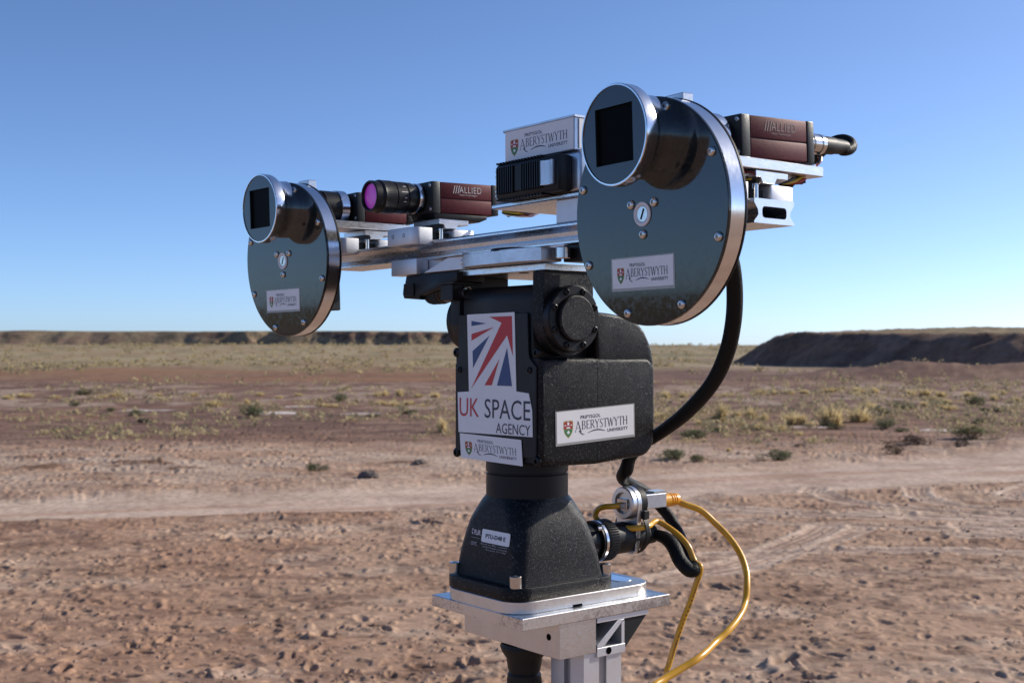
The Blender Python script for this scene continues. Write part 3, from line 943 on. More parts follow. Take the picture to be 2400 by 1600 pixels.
def plant(kind, u, v, wpx, hpx, label, cat, group=None):
    Y_ = 4785.0 / (v - 815.0); X_ = (u - 1200) / 2900.0 * Y_
    wm = wpx / 2900.0 * Y_ * (1.25 if kind == 'straw' else 1.08); hm = hpx / 2900.0 * Y_ * (1.0 if kind == 'straw' else 1.2)
    z_ = gz(X_, Y_)
    nm = {'straw': 'grass_tuft', 'sage': 'desert_shrub', 'dead': 'dead_shrub'}[kind]
    o = bpy.data.objects.new(nm, None)
    o.empty_display_size = 0.1
    COL.objects.link(o)
    o.location = (X_, Y_, z_ - 0.01)
    o.rotation_euler = (0, 0, rv.uniform(0, 6.28))
    o.scale = (wm, wm * rv.uniform(.85, 1.1), hm)
    tag(o, label, cat, group)
    if kind == 'straw':
        c = bpy.data.objects.new('blades', rv.choice(TUFTS)); COL.objects.link(c); c.parent = o
    else:
        c = bpy.data.objects.new('foliage', rv.choice(SHRUBS[kind])); COL.objects.link(c); c.parent = o
        c = bpy.data.objects.new('stems', rv.choice(TWIGS)); COL.objects.link(c); c.parent = o

GS = 'green shrubs dotted over the desert plain'; GT = 'dry straw grass tufts on the plain'
P_ = plant
# shrubs one can point to
P_('sage', 587, 975, 86, 34, 'round grey green shrub left of the bright white salt patch', 'shrub', GS)
P_('sage', 796, 940, 60, 24, 'low green shrub behind the small white salt patches', 'shrub', GS)
P_('sage', 745, 1102, 46, 24, 'lone small shrub just beyond the dirt road left of the mast', 'shrub', GS)
P_('sage', 957, 968, 46, 14, 'flat green shrub close left of the lower sticker of the pan tilt head', 'shrub', GS)
P_('sage', 872, 976, 38, 11, 'small dark shrub touching the right hand white salt patch', 'shrub', GS)
P_('sage', 199, 921, 44, 16, 'dark bushy shrub farthest left on the plain', 'shrub', GS)
P_('sage', 326, 969, 52, 16, 'low shrub beside the left hand white patch', 'shrub', GS)
P_('sage', 178, 949, 34, 11, 'small shrub left of the low shrub by the white patch', 'shrub', GS)
P_('sage', 262, 961, 34, 12, 'small shrub behind the brown mound at left', 'shrub', GS)
P_('sage', 1620, 1028, 82, 24, 'green shrub below the hanging black cable, upper of two', 'shrub', GS)
P_('sage', 1672, 1015, 48, 14, 'small flat shrub right behind the upper shrub by the black cable', 'shrub', GS)
P_('sage', 1584, 1074, 86, 30, 'green shrub at the road edge right of the pan tilt head', 'shrub', GS)
P_('sage', 1636, 1079, 46, 22, 'smaller half of the pair of shrubs at the road edge', 'shrub', GS)
P_('sage', 1826, 1077, 100, 34, 'dense dark green shrub alone at the far edge of the road', 'shrub', GS)
P_('sage', 2275, 1027, 136, 38, 'largest spreading green shrub at the right of the plain', 'shrub', GS)
P_('sage', 2074, 1004, 70, 28, 'olive shrub in front of the tall straw tufts at right', 'shrub', GS)
P_('sage', 1959, 1008, 46, 20, 'dark green shrub at the foot of the biggest straw tuft', 'shrub', GS)
P_('sage', 2283, 948, 48, 30, 'dark round shrub with straw top under the mesa at right', 'shrub', GS)
P_('sage', 2201, 948, 66, 16, 'flat green shrub left of the dark round one under the mesa', 'shrub', GS)
P_('sage', 2125, 960, 56, 16, 'low green shrub in the middle of the right hand grass band', 'shrub', GS)
P_('sage', 2069, 971, 44, 16, 'small green shrub behind the olive one at right', 'shrub', GS)
P_('sage', 2099, 951, 42, 14, 'small shrub behind the low green one in the right hand grass band', 'shrub', GS)
P_('sage', 2337, 966, 40, 13, 'right one of two small dark shrubs near the right edge', 'shrub', GS)
P_('sage', 2309, 964, 30, 10, 'left one of two small dark shrubs near the right edge', 'shrub', GS)
P_('sage', 2301, 991, 52, 16, 'mid sized shrub behind the largest green shrub', 'shrub', GS)
P_('sage', 2110, 1012, 40, 14, 'green shrub on the pale wash at right', 'shrub', GS)
P_('dead', 2102, 1060, 74, 40, 'dark conical dead shrub beside the road at right', 'shrub', 'dead brown shrubs by the road')
P_('dead', 2148, 1044, 80, 28, 'wide brown dead shrub behind the conical one', 'shrub', 'dead brown shrubs by the road')
P_('dead', 2246, 1050, 54, 34, 'round brown dead shrub in front of the largest green shrub', 'shrub', 'dead brown shrubs by the road')
P_('dead', 1868, 1043, 24, 10, 'small dark dead shrub above the lone road edge shrub', 'shrub', 'dead brown shrubs by the road')
P_('straw', 1948, 996, 84, 62, 'biggest straw yellow grass tuft right of the black cable', 'grass tuft', GT)
P_('straw', 2015, 988, 66, 54, 'second biggest straw grass tuft, right of the biggest', 'grass tuft', GT)
P_('straw', 1690, 990, 44, 64, 'tallest thin straw tuft just right of the black cable', 'grass tuft', GT)
P_('straw', 1036, 1015, 34, 58, 'tall straw tuft close to the left side of the pan tilt head', 'grass tuft', GT)
P_('straw', 502, 949, 50, 26, 'bushy straw tuft left of the round grey green shrub', 'grass tuft', GT)
ORD = ['leftmost', 'second from the left', 'third from the left', 'fourth from the left', 'fifth from the left', 'sixth from the left', 'seventh from the left', 'eighth from the left', 'ninth from the left', 'tenth from the left', 'eleventh from the left', 'twelfth from the left', 'twelfth from the right', 'eleventh from the right', 'tenth from the right', 'ninth from the right', 'eighth from the right', 'seventh from the right', 'sixth from the right', 'fifth from the right', 'fourth from the right', 'third from the right', 'second from the right', 'rightmost']
def ranked(rows):
    rows = sorted(rows)
    n = len(rows); h = (n + 1) // 2
    names = ORD[:h] + ORD[len(ORD) - (n - h):]
    return [(nm,) + r for nm, r in zip(names, rows)]
for nm, u, v, w_, h_ in ranked(((1541, 982, 34, 30), (1555, 981, 26, 22), (1676, 990, 40, 36), (1724, 980, 34, 26), (1761, 981, 36, 40), (1791, 984, 26, 28), (1783, 1009, 32, 28), (1829, 1010, 32, 26), (1855, 995, 52, 48), (1881, 995, 34, 36), (1873, 1021, 26, 16), (1900, 1000, 26, 22), (2056, 962, 34, 24), (2035, 956, 36, 26), (1708, 1054, 18, 12), (1742, 1000, 22, 20), (1638, 995, 24, 18), (1598, 986, 20, 14), (2217, 961, 40, 22), (2236, 958, 22, 14), (2165, 952, 24, 18))):
    P_('straw', u, v, w_, h_, 'straw tuft in the band right of the black cable, ' + nm, 'grass tuft', 'straw tufts in the right hand band')
for nm, u, v, w_, h_ in ranked(((883, 927, 24, 18), (903, 926, 26, 22), (937, 927, 30, 24), (760, 952, 30, 14), (782, 953, 30, 14), (893, 948, 40, 18), (925, 950, 40, 18), (960, 949, 34, 16), (980, 930, 30, 16), (1020, 930, 34, 18), (990, 952, 26, 12), (825, 983, 16, 14), (610, 925, 30, 14), (578, 945, 16, 22), (525, 928, 40, 14), (270, 925, 44, 16), (240, 928, 34, 14), (370, 924, 30, 12), (455, 926, 40, 14), (60, 928, 60, 16), (130, 930, 40, 12), (20, 932, 40, 14), (655, 932, 30, 10), (700, 925, 30, 10))):
    P_('straw', u, v, w_, h_, 'small straw tuft on the plain left of the head, ' + nm, 'grass tuft', 'straw tufts on the left hand plain')
for nm, u, v, w_, h_ in ranked(((1560, 931, 34, 24), (1601, 929, 26, 20), (1520, 930, 30, 16), (1782, 917, 40, 22), (1812, 918, 36, 16), (1850, 918, 40, 16), (1885, 917, 30, 14), (1945, 915, 44, 20), (2010, 918, 40, 22), (2050, 920, 30, 20), (2135, 927, 34, 20), (2168, 928, 40, 24), (2205, 930, 40, 20), (2190, 936, 36, 16), (2270, 928, 40, 20), (2330, 935, 22, 20), (2352, 925, 20, 14), (2382, 940, 26, 22), (2215, 944, 36, 18), (1640, 925, 40, 10), (1700, 924, 50, 10))):
    P_('straw', u, v, w_, h_, 'small straw tuft in the far band below the mesa, ' + nm, 'grass tuft', 'straw tufts in the distant right band')

def far_scrub():
    rnd = random.Random(8)
    V = []; F = []
    def leafy(x, y, z, wd, hh, nn):
        for _ in range(nn):
            th = rnd.uniform(0, 6.28); q = rnd.uniform(0, 1) ** .6
            px, py, pz = x + math.cos(th) * q * wd * .5, y + math.sin(th) * q * wd * .5, z + hh * rnd.uniform(.1, 1) * (1 - .6 * q * q)
            s_ = wd * rnd.uniform(.10, .22)
            a1 = Vector((rnd.gauss(0, 1), rnd.gauss(0, 1), rnd.gauss(0, 1))).normalized(); b1 = a1.orthogonal().normalized()
            k = len(V); c = Vector((px, py, pz))
            V.extend([tuple(c - a1 * s_), tuple(c + b1 * s_ * .6), tuple(c + a1 * s_), tuple(c - b1 * s_ * .6)])
            F.append((k, k + 1, k + 2, k + 3))
    n = 2600
    rr = np.array([math.sqrt(rnd.uniform(88 ** 2, 400 ** 2)) for _ in range(n)])
    rr[:900] = [rnd.uniform(60, 150) for _ in range(900)]
    th = np.radians([rnd.uniform(-26, 26) for _ in range(n)])
    xs, ys = rr * np.sin(th), rr * np.cos(th)
    zs = ground_h(xs, ys)
    dens = fbm(xs / 12, ys / 16, 3, 801)
    for x, y, z, d_, r_ in zip(xs, ys, zs, dens, rr):
        if d_ < .42 or (r_ < 86 and d_ < .56): continue
        if x > 17 and y < 150 and x > 20 * (1 if y > 100 else 1): continue
        s_ = rnd.uniform(.4, 1.2) * (0.6 + r_ / 330)
        leafy(x, y, z - .03, s_, s_ * .5, 12)
    n = 2200
    ys2 = np.array([4785.0 / (rnd.uniform(885, 1040) - 815) for _ in range(n)]); xs2 = ys2 * np.array([rnd.uniform(-.44, .44) for _ in range(n)])
    zs2 = ground_h(xs2, ys2); d2 = fbm(xs2 / 3.5, ys2 / 5, 4, 821)
    for x, y, z, d_ in zip(xs2, ys2, zs2, d2):
        if d_ < .455 - (.03 if x > 2 else 0) or (x < 2 and y < 32 and d_ < .56): continue
        s_ = rnd.uniform(.10, .36) * (0.55 + y / 60)
        leafy(x, y, z - .01, s_, s_ * rnd.uniform(.35, .7), 9)
    n = 700
    ys2 = np.array([4785.0 / (rnd.uniform(893, 1015) - 815) for _ in range(n)]); xs2 = ys2 * np.array([rnd.uniform(.10, .44) for _ in range(n)])
    zs2 = ground_h(xs2, ys2); d2 = fbm(xs2 / 2.5, ys2 / 4, 4, 831)
    for x, y, z, d_ in zip(xs2, ys2, zs2, d2):
        if d_ < .47: continue
        s_ = rnd.uniform(.12, .42) * (0.55 + y / 60)
        leafy(x, y, z - .01, s_, s_ * rnd.uniform(.4, .9), 10)
    me = faces_mesh('scrub_cover', V, F, 'olive')
    o = bpy.data.objects.new('scrub_cover', me)
    COL.objects.link(o)
    tag(o, 'low grey green and straw scrub covering the far plain', 'scrub', None, 'stuff')
far_scrub()

def pebbles():
    rnd = random.Random(15)
    V = []; F = []
    n = 6500
    ys = np.array([rnd.uniform(5.2, 8) if rnd.random() < .3 else rnd.uniform(6, 24) for _ in range(n)])
    xs = np.array([rnd.uniform(-.46, .46) for _ in range(n)]) * ys
    q, hw = road_q(xs, ys)
    pat = fbm(xs * .6, ys * .6, 3, 71)
    zs = ground_h(xs, ys)
    base = [Vector(v) for v in ((1, 0, 0), (0, 1, 0), (-1, 0, 0), (0, -1, 0), (.1, .1, .8), (0, 0, -.5))]
    fc = [(0, 1, 4), (1, 2, 4), (2, 3, 4), (3, 0, 4), (1, 0, 5), (2, 1, 5), (3, 2, 5), (0, 3, 5)]
    for x, y, z, qq, h_, p_ in zip(xs, ys, zs, q, hw, pat):
        if abs(qq) < h_ * 1.05 or p_ < .42: continue
        s_ = min(rnd.uniform(.004, .012) * rnd.uniform(.6, 1.4), .018) * (0.7 + y / 20)
        th = rnd.uniform(0, 6.28); c, sn = math.cos(th), math.sin(th)
        k = len(V)
        for b in base:
            j = Vector((b.x * rnd.uniform(.7, 1.3) * 1.2, b.y * rnd.uniform(.7, 1.3), b.z * rnd.uniform(.6, 1.1))) * s_
            V.append((x + j.x * c - j.y * sn, y + j.x * sn + j.y * c, z + j.z + s_ * .1))
        F += [tuple(k + i for i in f) for f in fc]
    me = faces_mesh('soil_clods', V, F, 'clod')
    o = bpy.data.objects.new('soil_clods', me)
    COL.objects.link(o)
    tag(o, 'small clods and pebbles strewn over the pinkish soil', 'clods', None, 'stuff')
m, t, p = mat('clod_soil', (0.33, 0.21, 0.15), 0.95, 0, 1.4, 0, 0.15)
t.links.new(ramp(t, noise(t, coords(t), 3.0, 3), [(0.35, (0.24, 0.14, 0.10)), (0.65, (0.42, 0.30, 0.23))]), p.inputs['Base Color'])
M['clod'] = m
pebbles()

def rock(u, v, wpx, hpx, label, m, seed):
    Y_ = 4785.0 / (v - 815.0); X_ = (u - 1200) / 2900.0 * Y_
    wm, hm = wpx / 2900.0 * Y_, hpx / 2900.0 * Y_
    bm = bmesh.new()
    bmesh.ops.create_icosphere(bm, subdivisions=4, radius=0.5)
    P = np.array([v_.co[:] for v_ in bm.verts])
    f = 0.55 + 0.9 * fbm(P[:, 0] * 3.4 + seed, P[:, 1] * 3.4 + P[:, 2] * 3.1, 5, seed, .65)
    for v_, k in zip(bm.verts, f): v_.co = v_.co * float(k)
    me = bpy.data.meshes.new('rock')
    bm.to_mesh(me); bm.free()
    me.materials.append(M[m]); smooth(me, 50)
    o = bpy.data.objects.new('rock', me); COL.objects.link(o)
    o.location = (X_, Y_, gz(X_, Y_) + hm * .12)
    o.scale = (wm, wm * .7, hm)
    o.rotation_euler = (0, 0, seed)
    tag(o, label, 'rock', 'rocks and crusted lumps on the ground')
m, t, p = mat('grey_rock', (0.2, 0.17, 0.16), 0.9, 0, 1.4, 0, .2)
t.links.new(ramp(t, noise(t, coords(t), 6, 5), [(0.3, (0.13, 0.10, 0.09)), (0.7, (0.28, 0.235, 0.21))]), p.inputs['Base Color'])
bump(t, p, noise(t, coords(t), 9, 6, .7), .8, .06)
M['rock'] = m
m, t, p = mat('dark_red_crust', (0.1, 0.05, 0.04), 0.95, 0, 1.4, 0, .2)
t.links.new(ramp(t, noise(t, coords(t), 6, 5), [(0.3, (0.11, 0.055, 0.042)), (0.7, (0.27, 0.16, 0.12))]), p.inputs['Base Color'])
bump(t, p, noise(t, coords(t), 7, 6, .75), 1.0, .1)
M['crust'] = m
rock(862, 1117, 44, 24, 'smooth grey rock beyond the road left of the mast', 'rock', 3)
rock(342, 986, 44, 14, 'brown earth mound in front of the low shrub at left', 'crust', 12)
rock(985, 1083, 36, 14, 'small dark rock behind the grey rock near the pan tilt head', 'rock', 17)

# ================================================================== MAST TOP
mast = thing('instrument_mast', 'slotted silver aluminium post with bracket and square top plate carrying the instrument', 'mast', (-37, 37, -1640))
# 40 mm T-slot extrusion, hollow grooves on all four sides
def tslot(ca, cb, z0, z1, h=21):
    s_, d_, w_ = 4.2, 6.5, 8.5
    q = [(h, -s_), (h, -h), (s_, -h), (s_, -h + 2.2), (w_, -h + 2.2), (w_, -h + d_ + 1), (s_, -h + d_ + 4), (-s_, -h + d_ + 4), (-w_, -h + d_ + 1), (-w_, -h + 2.2), (-s_, -h + 2.2), (-s_, -h),
         (-h, -h), (-h, -s_), (-h + 2.2, -s_), (-h + 2.2, -w_), (-h + d_ + 1, -w_), (-h + d_ + 4, -s_), (-h + d_ + 4, s_), (-h + d_ + 1, w_), (-h + 2.2, w_), (-h + 2.2, s_), (-h, s_),
         (-h, h), (-s_, h), (-s_, h - 2.2), (-w_, h - 2.2), (-w_, h - d_ - 1), (-s_, h - d_ - 4), (s_, h - d_ - 4), (w_, h - d_ - 1), (w_, h - 2.2), (s_, h - 2.2), (s_, h),
         (h, h), (h, s_), (h - 2.2, s_), (h - 2.2, w_), (h - d_ - 1, w_), (h - d_ - 4, s_), (h - d_ - 4, -s_), (h - d_ - 1, -w_), (h - 2.2, -w_), (h - 2.2, -s_)]
    return G().prism('z', [(ca + x, cb + y) for x, y in q], z0, z1)
tslot(-37, 37, -1640, -252.6).build('post', 'blasted', mast)
G().box(-112, 52, -64, 62, -223.3, -213.6, .5).build('top_plate', 'worn', mast)
blk = G().box(-28, 12, -71, 60, -252.4, -223.5, .5).build('clamp_block', 'brushed', mast)
G().lathe((12.05, 46.5, -236), 'a', [(-.1, 0), (-.1, 2.8), (.12, 2.8), (.12, 0)], 20).build('screw_hole', 'window', blk)
G().box(12.02, 12.25, 24, 38, -228.5, -223.6, 0).build('slot_notch', 'window', blk)
# triangular corner bracket
br = G()
br.prism('b', [(-29, -223.6), (-88, -223.6), (-88, -227), (-60, -255), (-29, -255)], 16, 44, .3)
bro = br.build('corner_bracket', 'camgrey', mast)
fr = G()
fr.box(-88, -29, 44.1, 60, -228.2, -223.7, .3)
fr.box(-61, -29, 44.1, 60, -256.5, -249, .3)
fr.prism('b', [(-53, -228.3), (-60, -228.3), (-36, -248.9), (-29.2, -248.9), (-29.2, -246)], 44.1, 60, .3)
fr.prism('b', [(-57.5, -232), (-61, -229), (-61, -248.9), (-57.5, -248.9)], 44.1, 59, .2)
fr.build('bracket_frame', 'blasted', bro)
G().prism('b', [(-61.2, -228.4), (-87.5, -228.4), (-61.2, -254.5)], 54, 58.5, .3).build('bracket_web', 'camgrey', bro)
csb = cap_screw_mesh('bracket_screw', 'z', 4.6, 5)
inst(csb, 'bracket_screw', mast, (-70, 52, -233), (math.pi, 0, 0))
csb2 = cap_screw_mesh('bracket_screw', 'b', 4.2, 3)
inst(csb2, 'bracket_screw', mast, (-47, 45, -240.5))
G().lathe((-42, 60.1, -252.5), 'b', [(-.3, 0), (-.3, 3.0), (.1, 3.0), (.1, 0)], 18).build('bracket_hole', 'window', bro)

knob = thing('support_column', 'black round support adjuster with flared collar under the aluminium plate, left of the post', 'column', (-6, -8, -330))  # round black centre column under the plate
G().lathe((-6, -8, 0), 'z', [(-253, 0), (-253, 20), (-256, 21), (-260, 19.5), (-266, 15.5), (-275, 14.2), (-278, 13.2), (-280, 14.6), (-340, 14.6), (-340, 0)], 40).build('grip', 'rubber', knob)
kn = G()
for k in range(24):
    th = 2 * math.pi * k / 24
    kn.box(-6 + 14.3 * math.cos(th) - .6, -6 + 14.3 * math.cos(th) + .6, -8 + 14.3 * math.sin(th) - .6, -8 + 14.3 * math.sin(th) + .6, -336, -283, .2)
kn.build('grip_ribs', 'rubber', knob)

adp = thing('adapter_plate', 'thick silver plate with rounded corners under the pan tilt base', 'plate', (-26, 0, -213.5))
G().prism('z', rrect(-27, 0, 79, 52.5, 23, 8), -213.5, -203.6, .5).build('plate', 'brushed_z', adp)
G().prism('z', rrect(-88, 18, 9, 17, 8.5), -203.7, -203.2, .0).build('machined_pocket', 'polished', adp)
G().box(-19, -9, 52.2, 52.7, -213.2, -211.4, 0).build('edge_notch', 'window', adp)

# ================================================================== PAN TILT UNIT
ptu = thing('pan_tilt_unit', 'black speckled pan tilt head with white space agency sticker on its front', 'pan tilt head', (-4, 0, -203.5))
G().prism('z', rrect(-6, 0, 58, 51.5, 20, 8), -203.5, -192.5, 1.2, 2).build('base_flange', 'powder', ptu)
def base_sec(z):
    t_ = (z + 193.0) / 68.0               # 0 bottom .. 1 neck
    hs = np.interp(t_, [0, .12, .35, .55, .72, .86, 1], [48, 46.6, 44.6, 42.4, 40, 37.6, 35.0])
    cr = np.interp(t_, [0, .3, .7, .9, 1], [9, 11, 17, 26, 35.0])
    ca = -5 + 2.4 * t_
    return ca, hs, min(cr, hs)
loops = []
for z_ in [-193 + 68 * k / 16 for k in range(17)]:
    ca, hs, cr = base_sec(z_)
    loops.append([(x, y, z_) for x, y in rrect(ca, 0, hs, min(hs, hs * .97 if z_ < -130 else hs), min(cr, hs * .969), 8)])
base = G().loft(loops).build('base_housing', 'powder', ptu, 45)
G().lathe((-2.6, 0, 0), 'z', [(-126, 0), (-126, 35.0), (-106.5, 35.0), (-105.8, 33.8), (-105.0, 33.8), (-104.3, 35.2), (-92, 35.2), (-92, 0)], 64).build('neck', 'satin', ptu)
csm = cap_screw_mesh('base_bolt', 'z', 5.0, 9)
for a_, b_ in ((43, 42), (43, -42), (-54, 42), (-54, -42)):
    inst(csm, 'base_bolt', ptu, (a_, b_, -192.4))
# rating plate and small print on the base front (a sloping face)
zc = -157.0
c0, h0, _ = base_sec(-162.5); c1, h1, _ = base_sec(-151.0)
n_a = Vector((c1 + h1 - c0 - h0, 0, 11.5)).normalized()
bp = Plane((c0 + h0 + 0.25, 0, -162.5), (0, 1, 0), n_a, Vector((n_a.z, 0, -n_a.x)))
gm = G(); gm.prism('z', [(0, 0), (1, 0), (0, 1)], 0, 1); gm.bm.clear()
pts = rrect(10.5, 5.8, 19, 5.4, 1.6)
gm.loft([[bp.at(x, y, .0) for x, y in pts], [bp.at(x, y, .25) for x, y in pts]])
rp = gm.build('rating_sticker', 'label', ptu)
gm = G(); text(gm, bp, 'PTU-D48 E', -3, 24, 4.0, 7.6, .45, .03); gm.build('lettering', 'ink', rp)
gm = G()
text(gm, bp, 'FLIR', -19.5, -10, 5.2, 9.4, .3, .03)
gm.poly([bp.at(-23, 7.2, .3), bp.at(-21.6, 5.0, .3), bp.at(-20.6, 6.2, .3), bp.at(-21.6, 7.2, .3)])
gm.poly([bp.at(-23, 8.2, .3), bp.at(-21.6, 10.4, .3), bp.at(-20.6, 9.2, .3), bp.at(-21.6, 8.2, .3)])
text(gm, bp, 'CE FC', -22, -14, -3.6, -.8, .3, .0)
gm.build('maker_print', 'pale_ink', ptu)
gm = G()
for k in range(3): text(gm, bp, ('www.flir.com', 'FLIR Motion Control', 'San Jose CA USA')[k], -9 + 4 * k, 27, -1.6 - 2.2 * k, -.4 - 2.2 * k, .3, .0)
text(gm, bp, 'Commercial Systems', -22.5, -10, 2.2, 3.2, .3)
gm.build('small_print', 'grey_ink', ptu)

# body : front casting, rear cover (seam between), hub on top
def arc(ca, cz, r, t0, t1, n=8):
    return [(ca + r * math.cos(R(t0 + (t1 - t0) * k / n)), cz + r * math.sin(R(t0 + (t1 - t0) * k / n))) for k in range(n + 1)]
bodyp = [(31, -93), (31, -8)] + arc(-85, -20, 12, 90, 180, 6) + [(-97.5, -60)] + arc(-80, -76, 17, 185, 262, 6) + [(-30, -96.5), (0, -96), (26, -95)]
G().prism('b', bodyp, -60, 59.5, 4.5, 4).build('body', 'powder', ptu, 40)
G().box(-30.1, -29.75, 54, 59.53, -93, -10.5, 0).build('seam', 'window', ptu)
upf = [(30, -10), (30, 38)] + arc(18, 40, 12, 0, 90, 5) + arc(-8, 40, 12, 90, 150, 4) + [(-28, 34), (-29.7, 27), (-29.7, -10)]
G().prism('b', upf, -49, 48.5, 2.5, 2).build('upper_housing', 'satin', ptu, 40)
upr = [(-29.9, 30.0), (-45, 29), (-60, 27), (-70, 24.5), (-79, 20.5), (-86, 14), (-91.5, 5), (-95, -4), (-96.5, -12), (-96.5, -16), (-30, -16)]
G().prism('b', upr, -59, 58.6, 9.0, 5).build('upper_rear_cover', 'powder', ptu, 60)
# front cover plate
cov = [(-50, 28.5), (43, 28.5), (44.5, 27), (45.5, -4), (47, -8), (55.2, -15), (55.2, -86), (53, -89), (-54, -89), (-56, -86), (-56, -15), (-52, -9), (-51.5, 27)]
cv = G().prism('a', cov, 31.2, 32.6, .5).build('front_cover', 'satin', ptu)
sc1 = screw_mesh('cover_screw', 'a', 2.8, 1.5, 'anodised')
for b_, z_ in ((-49.5, -19), (47, -18)): inst(sc1, 'cover_screw', ptu, (32.6, b_, z_))
sc2 = screw_mesh('corner_screw', 'a', 4.2, 2.2, 'anodised')
for b_, z_ in ((54.5, -4), (54.8, -91), (-56, -4), (-56, -91)): inst(sc2, 'corner_screw', ptu, (30.6, b_, z_))
# arms and tilt table
for s_, nm in ((1, 'tilt_arm'), (-1, 'tilt_arm')):
    lo, hi = (50, 63.5) if s_ > 0 else (-64, -50.5)
    G().prism('b', [(32, 61.8), (32, 20)] + arc(5, 20, 27, 0, -180, 14) + [(-22, 61.8)], lo, hi, .8, 1).build(nm, 'satin' if s_ < 0 else 'powder', ptu)
tilt_c = {1: (63.5, 1), -1: (-64, -1)}
for s_ in (1, -1):
    b_ = tilt_c[s_][0]
    fl = G().lathe((5, b_, 23.6), 'b', [(0, 0), (0, 27.2), (s_ * 6.2, 27.2), (s_ * 7.4, 26), (s_ * 7.4, 19.6), (s_ * 6.6, 19.3), (s_ * 6.6, 0)], 56).build('tilt_flange', 'satin', ptu)
    G().lathe((5, b_, 23.6), 'b', [(s_ * 6.5, 0), (s_ * 6.5, 18.7), (s_ * 10.2, 18.7), (s_ * 11.4, 17.4), (s_ * 11.4, 0)], 48).build('bearing_cap', 'powder', fl)
    sm = screw_mesh('flange_screw', 'b', 2.9, 1.8 * s_, 'anodised')
    if s_ > 0:
        for k in range(8):
            th = R(22 + 45 * k)
            inst(sm, 'flange_screw', ptu, (5 + 23 * math.cos(th), b_ + 7.3, 23.6 + 23 * math.sin(th)))
tp = G().box(-60, 31.5, -62, 65, 62, 67.4, .5).build('tilt_table', 'brushed_b', ptu)
G().lathe((20, 24, 61.9), 'z', [(-.2, 0), (-.2, 4.2), (.1, 4.2), (.1, 0)], 20).build('table_hole', 'window', tp)

# stickers on the head
sp = Plane((32.75, 0, 0), (0, 1, 0), (0, 0, 1), (1, 0, 0))
gm = G()
wht = [(-38.1, 28.5), (27.8, 29.3), (30.2, -35.5), (46.4, -36.7), (50.7, -50.2), (51.4, -71.7), (-50.7, -72.9), (-52.0, -38.4), (-35.3, -37.4)]
gm.loft([[sp.at(x, y, 0) for x, y in wht], [sp.at(x, y, .25) for x, y in wht]])
agency = gm.build('agency_sticker', 'label', ptu, label='white agency sticker with red and blue arrow emblem')
gm = G()
for q in ([(-31.5, 11.9), (0.5, 17.4), (-31.5, 6.1)], [(-6.1, 26.0), (24.5, 26.1), (25.9, -6.8), (18.1, 10.4), (-32.1, -35.0), (10.7, 20.8)], [(8.0, -9.0), (-2.8, -31.3), (-13.0, -31.6)]):
    gm.poly([sp.at(x, y, .42) for x, y in q])
gm.bm.normal_update()
gm.build('emblem_red_rays', 'red_ink', agency)
gm = G()
for q in ([(-31.5, 23.1), (-10.4, 20.5), (-31.5, 18.6)], [(-30.0, -2.8), (-5.9, 10.3), (-29.2, -17.1)], [(18.1, 0.2), (24.7, -31.4), (4.4, -31.4)]):
    gm.poly([sp.at(x, y, .42) for x, y in q])
gm.build('emblem_blue_rays', 'blue_ink', agency)
gm = G(); text(gm, sp, 'UK', -49, -21, -58.8, -43, .42, .0, 1.0); gm.build('lettering', 'red_ink', agency)
gm = G(); text(gm, sp, 'SPACE', -12.8, 48.6, -58.9, -42.8, .42, .0, 1.0); text(gm, sp, 'AGENCY', 3, 48.6, -71, -62.4, .42, .0); gm.build('lettering', 'ink', agency)
# tilted university sticker under it (slightly proud, its lower part hangs over the cover edge)
lp = Plane((33.05, -46.5, -94.9), Vector((0, 1, -.012)).normalized(), Vector((0, -.09, 1)).normalized(), (1, 0, 0))
university_label(ptu, lp, 85.5, 21.3, film=False)
sidep = Plane((14.5, 59.75, -77.6), Vector((-1, 0, .05)).normalized(), Vector((.02, 0, 1)).normalized(), (0, 1, 0))
university_label(ptu, sidep, 85.5, 25.5, lab='university sticker in clear film on the sunlit side')

# ================================================================== RAIL
rail = thing('optical_rail', 'long silver aluminium dovetail rail joining the two wheels', 'rail', (5, 0, 81.5), rail=True)
prof = [(20, 16.5), (20.5, 15.2), (20.5, 13.8), (16.8, 9.2), (16.3, 6.0), (17.2, 4.6), (20.5, 1.4), (20.5, 0)]
pr = [(5 + x, 81.6 + z) for x, z in prof] + [(5 - x, 81.6 + z) for x, z in reversed(prof)]
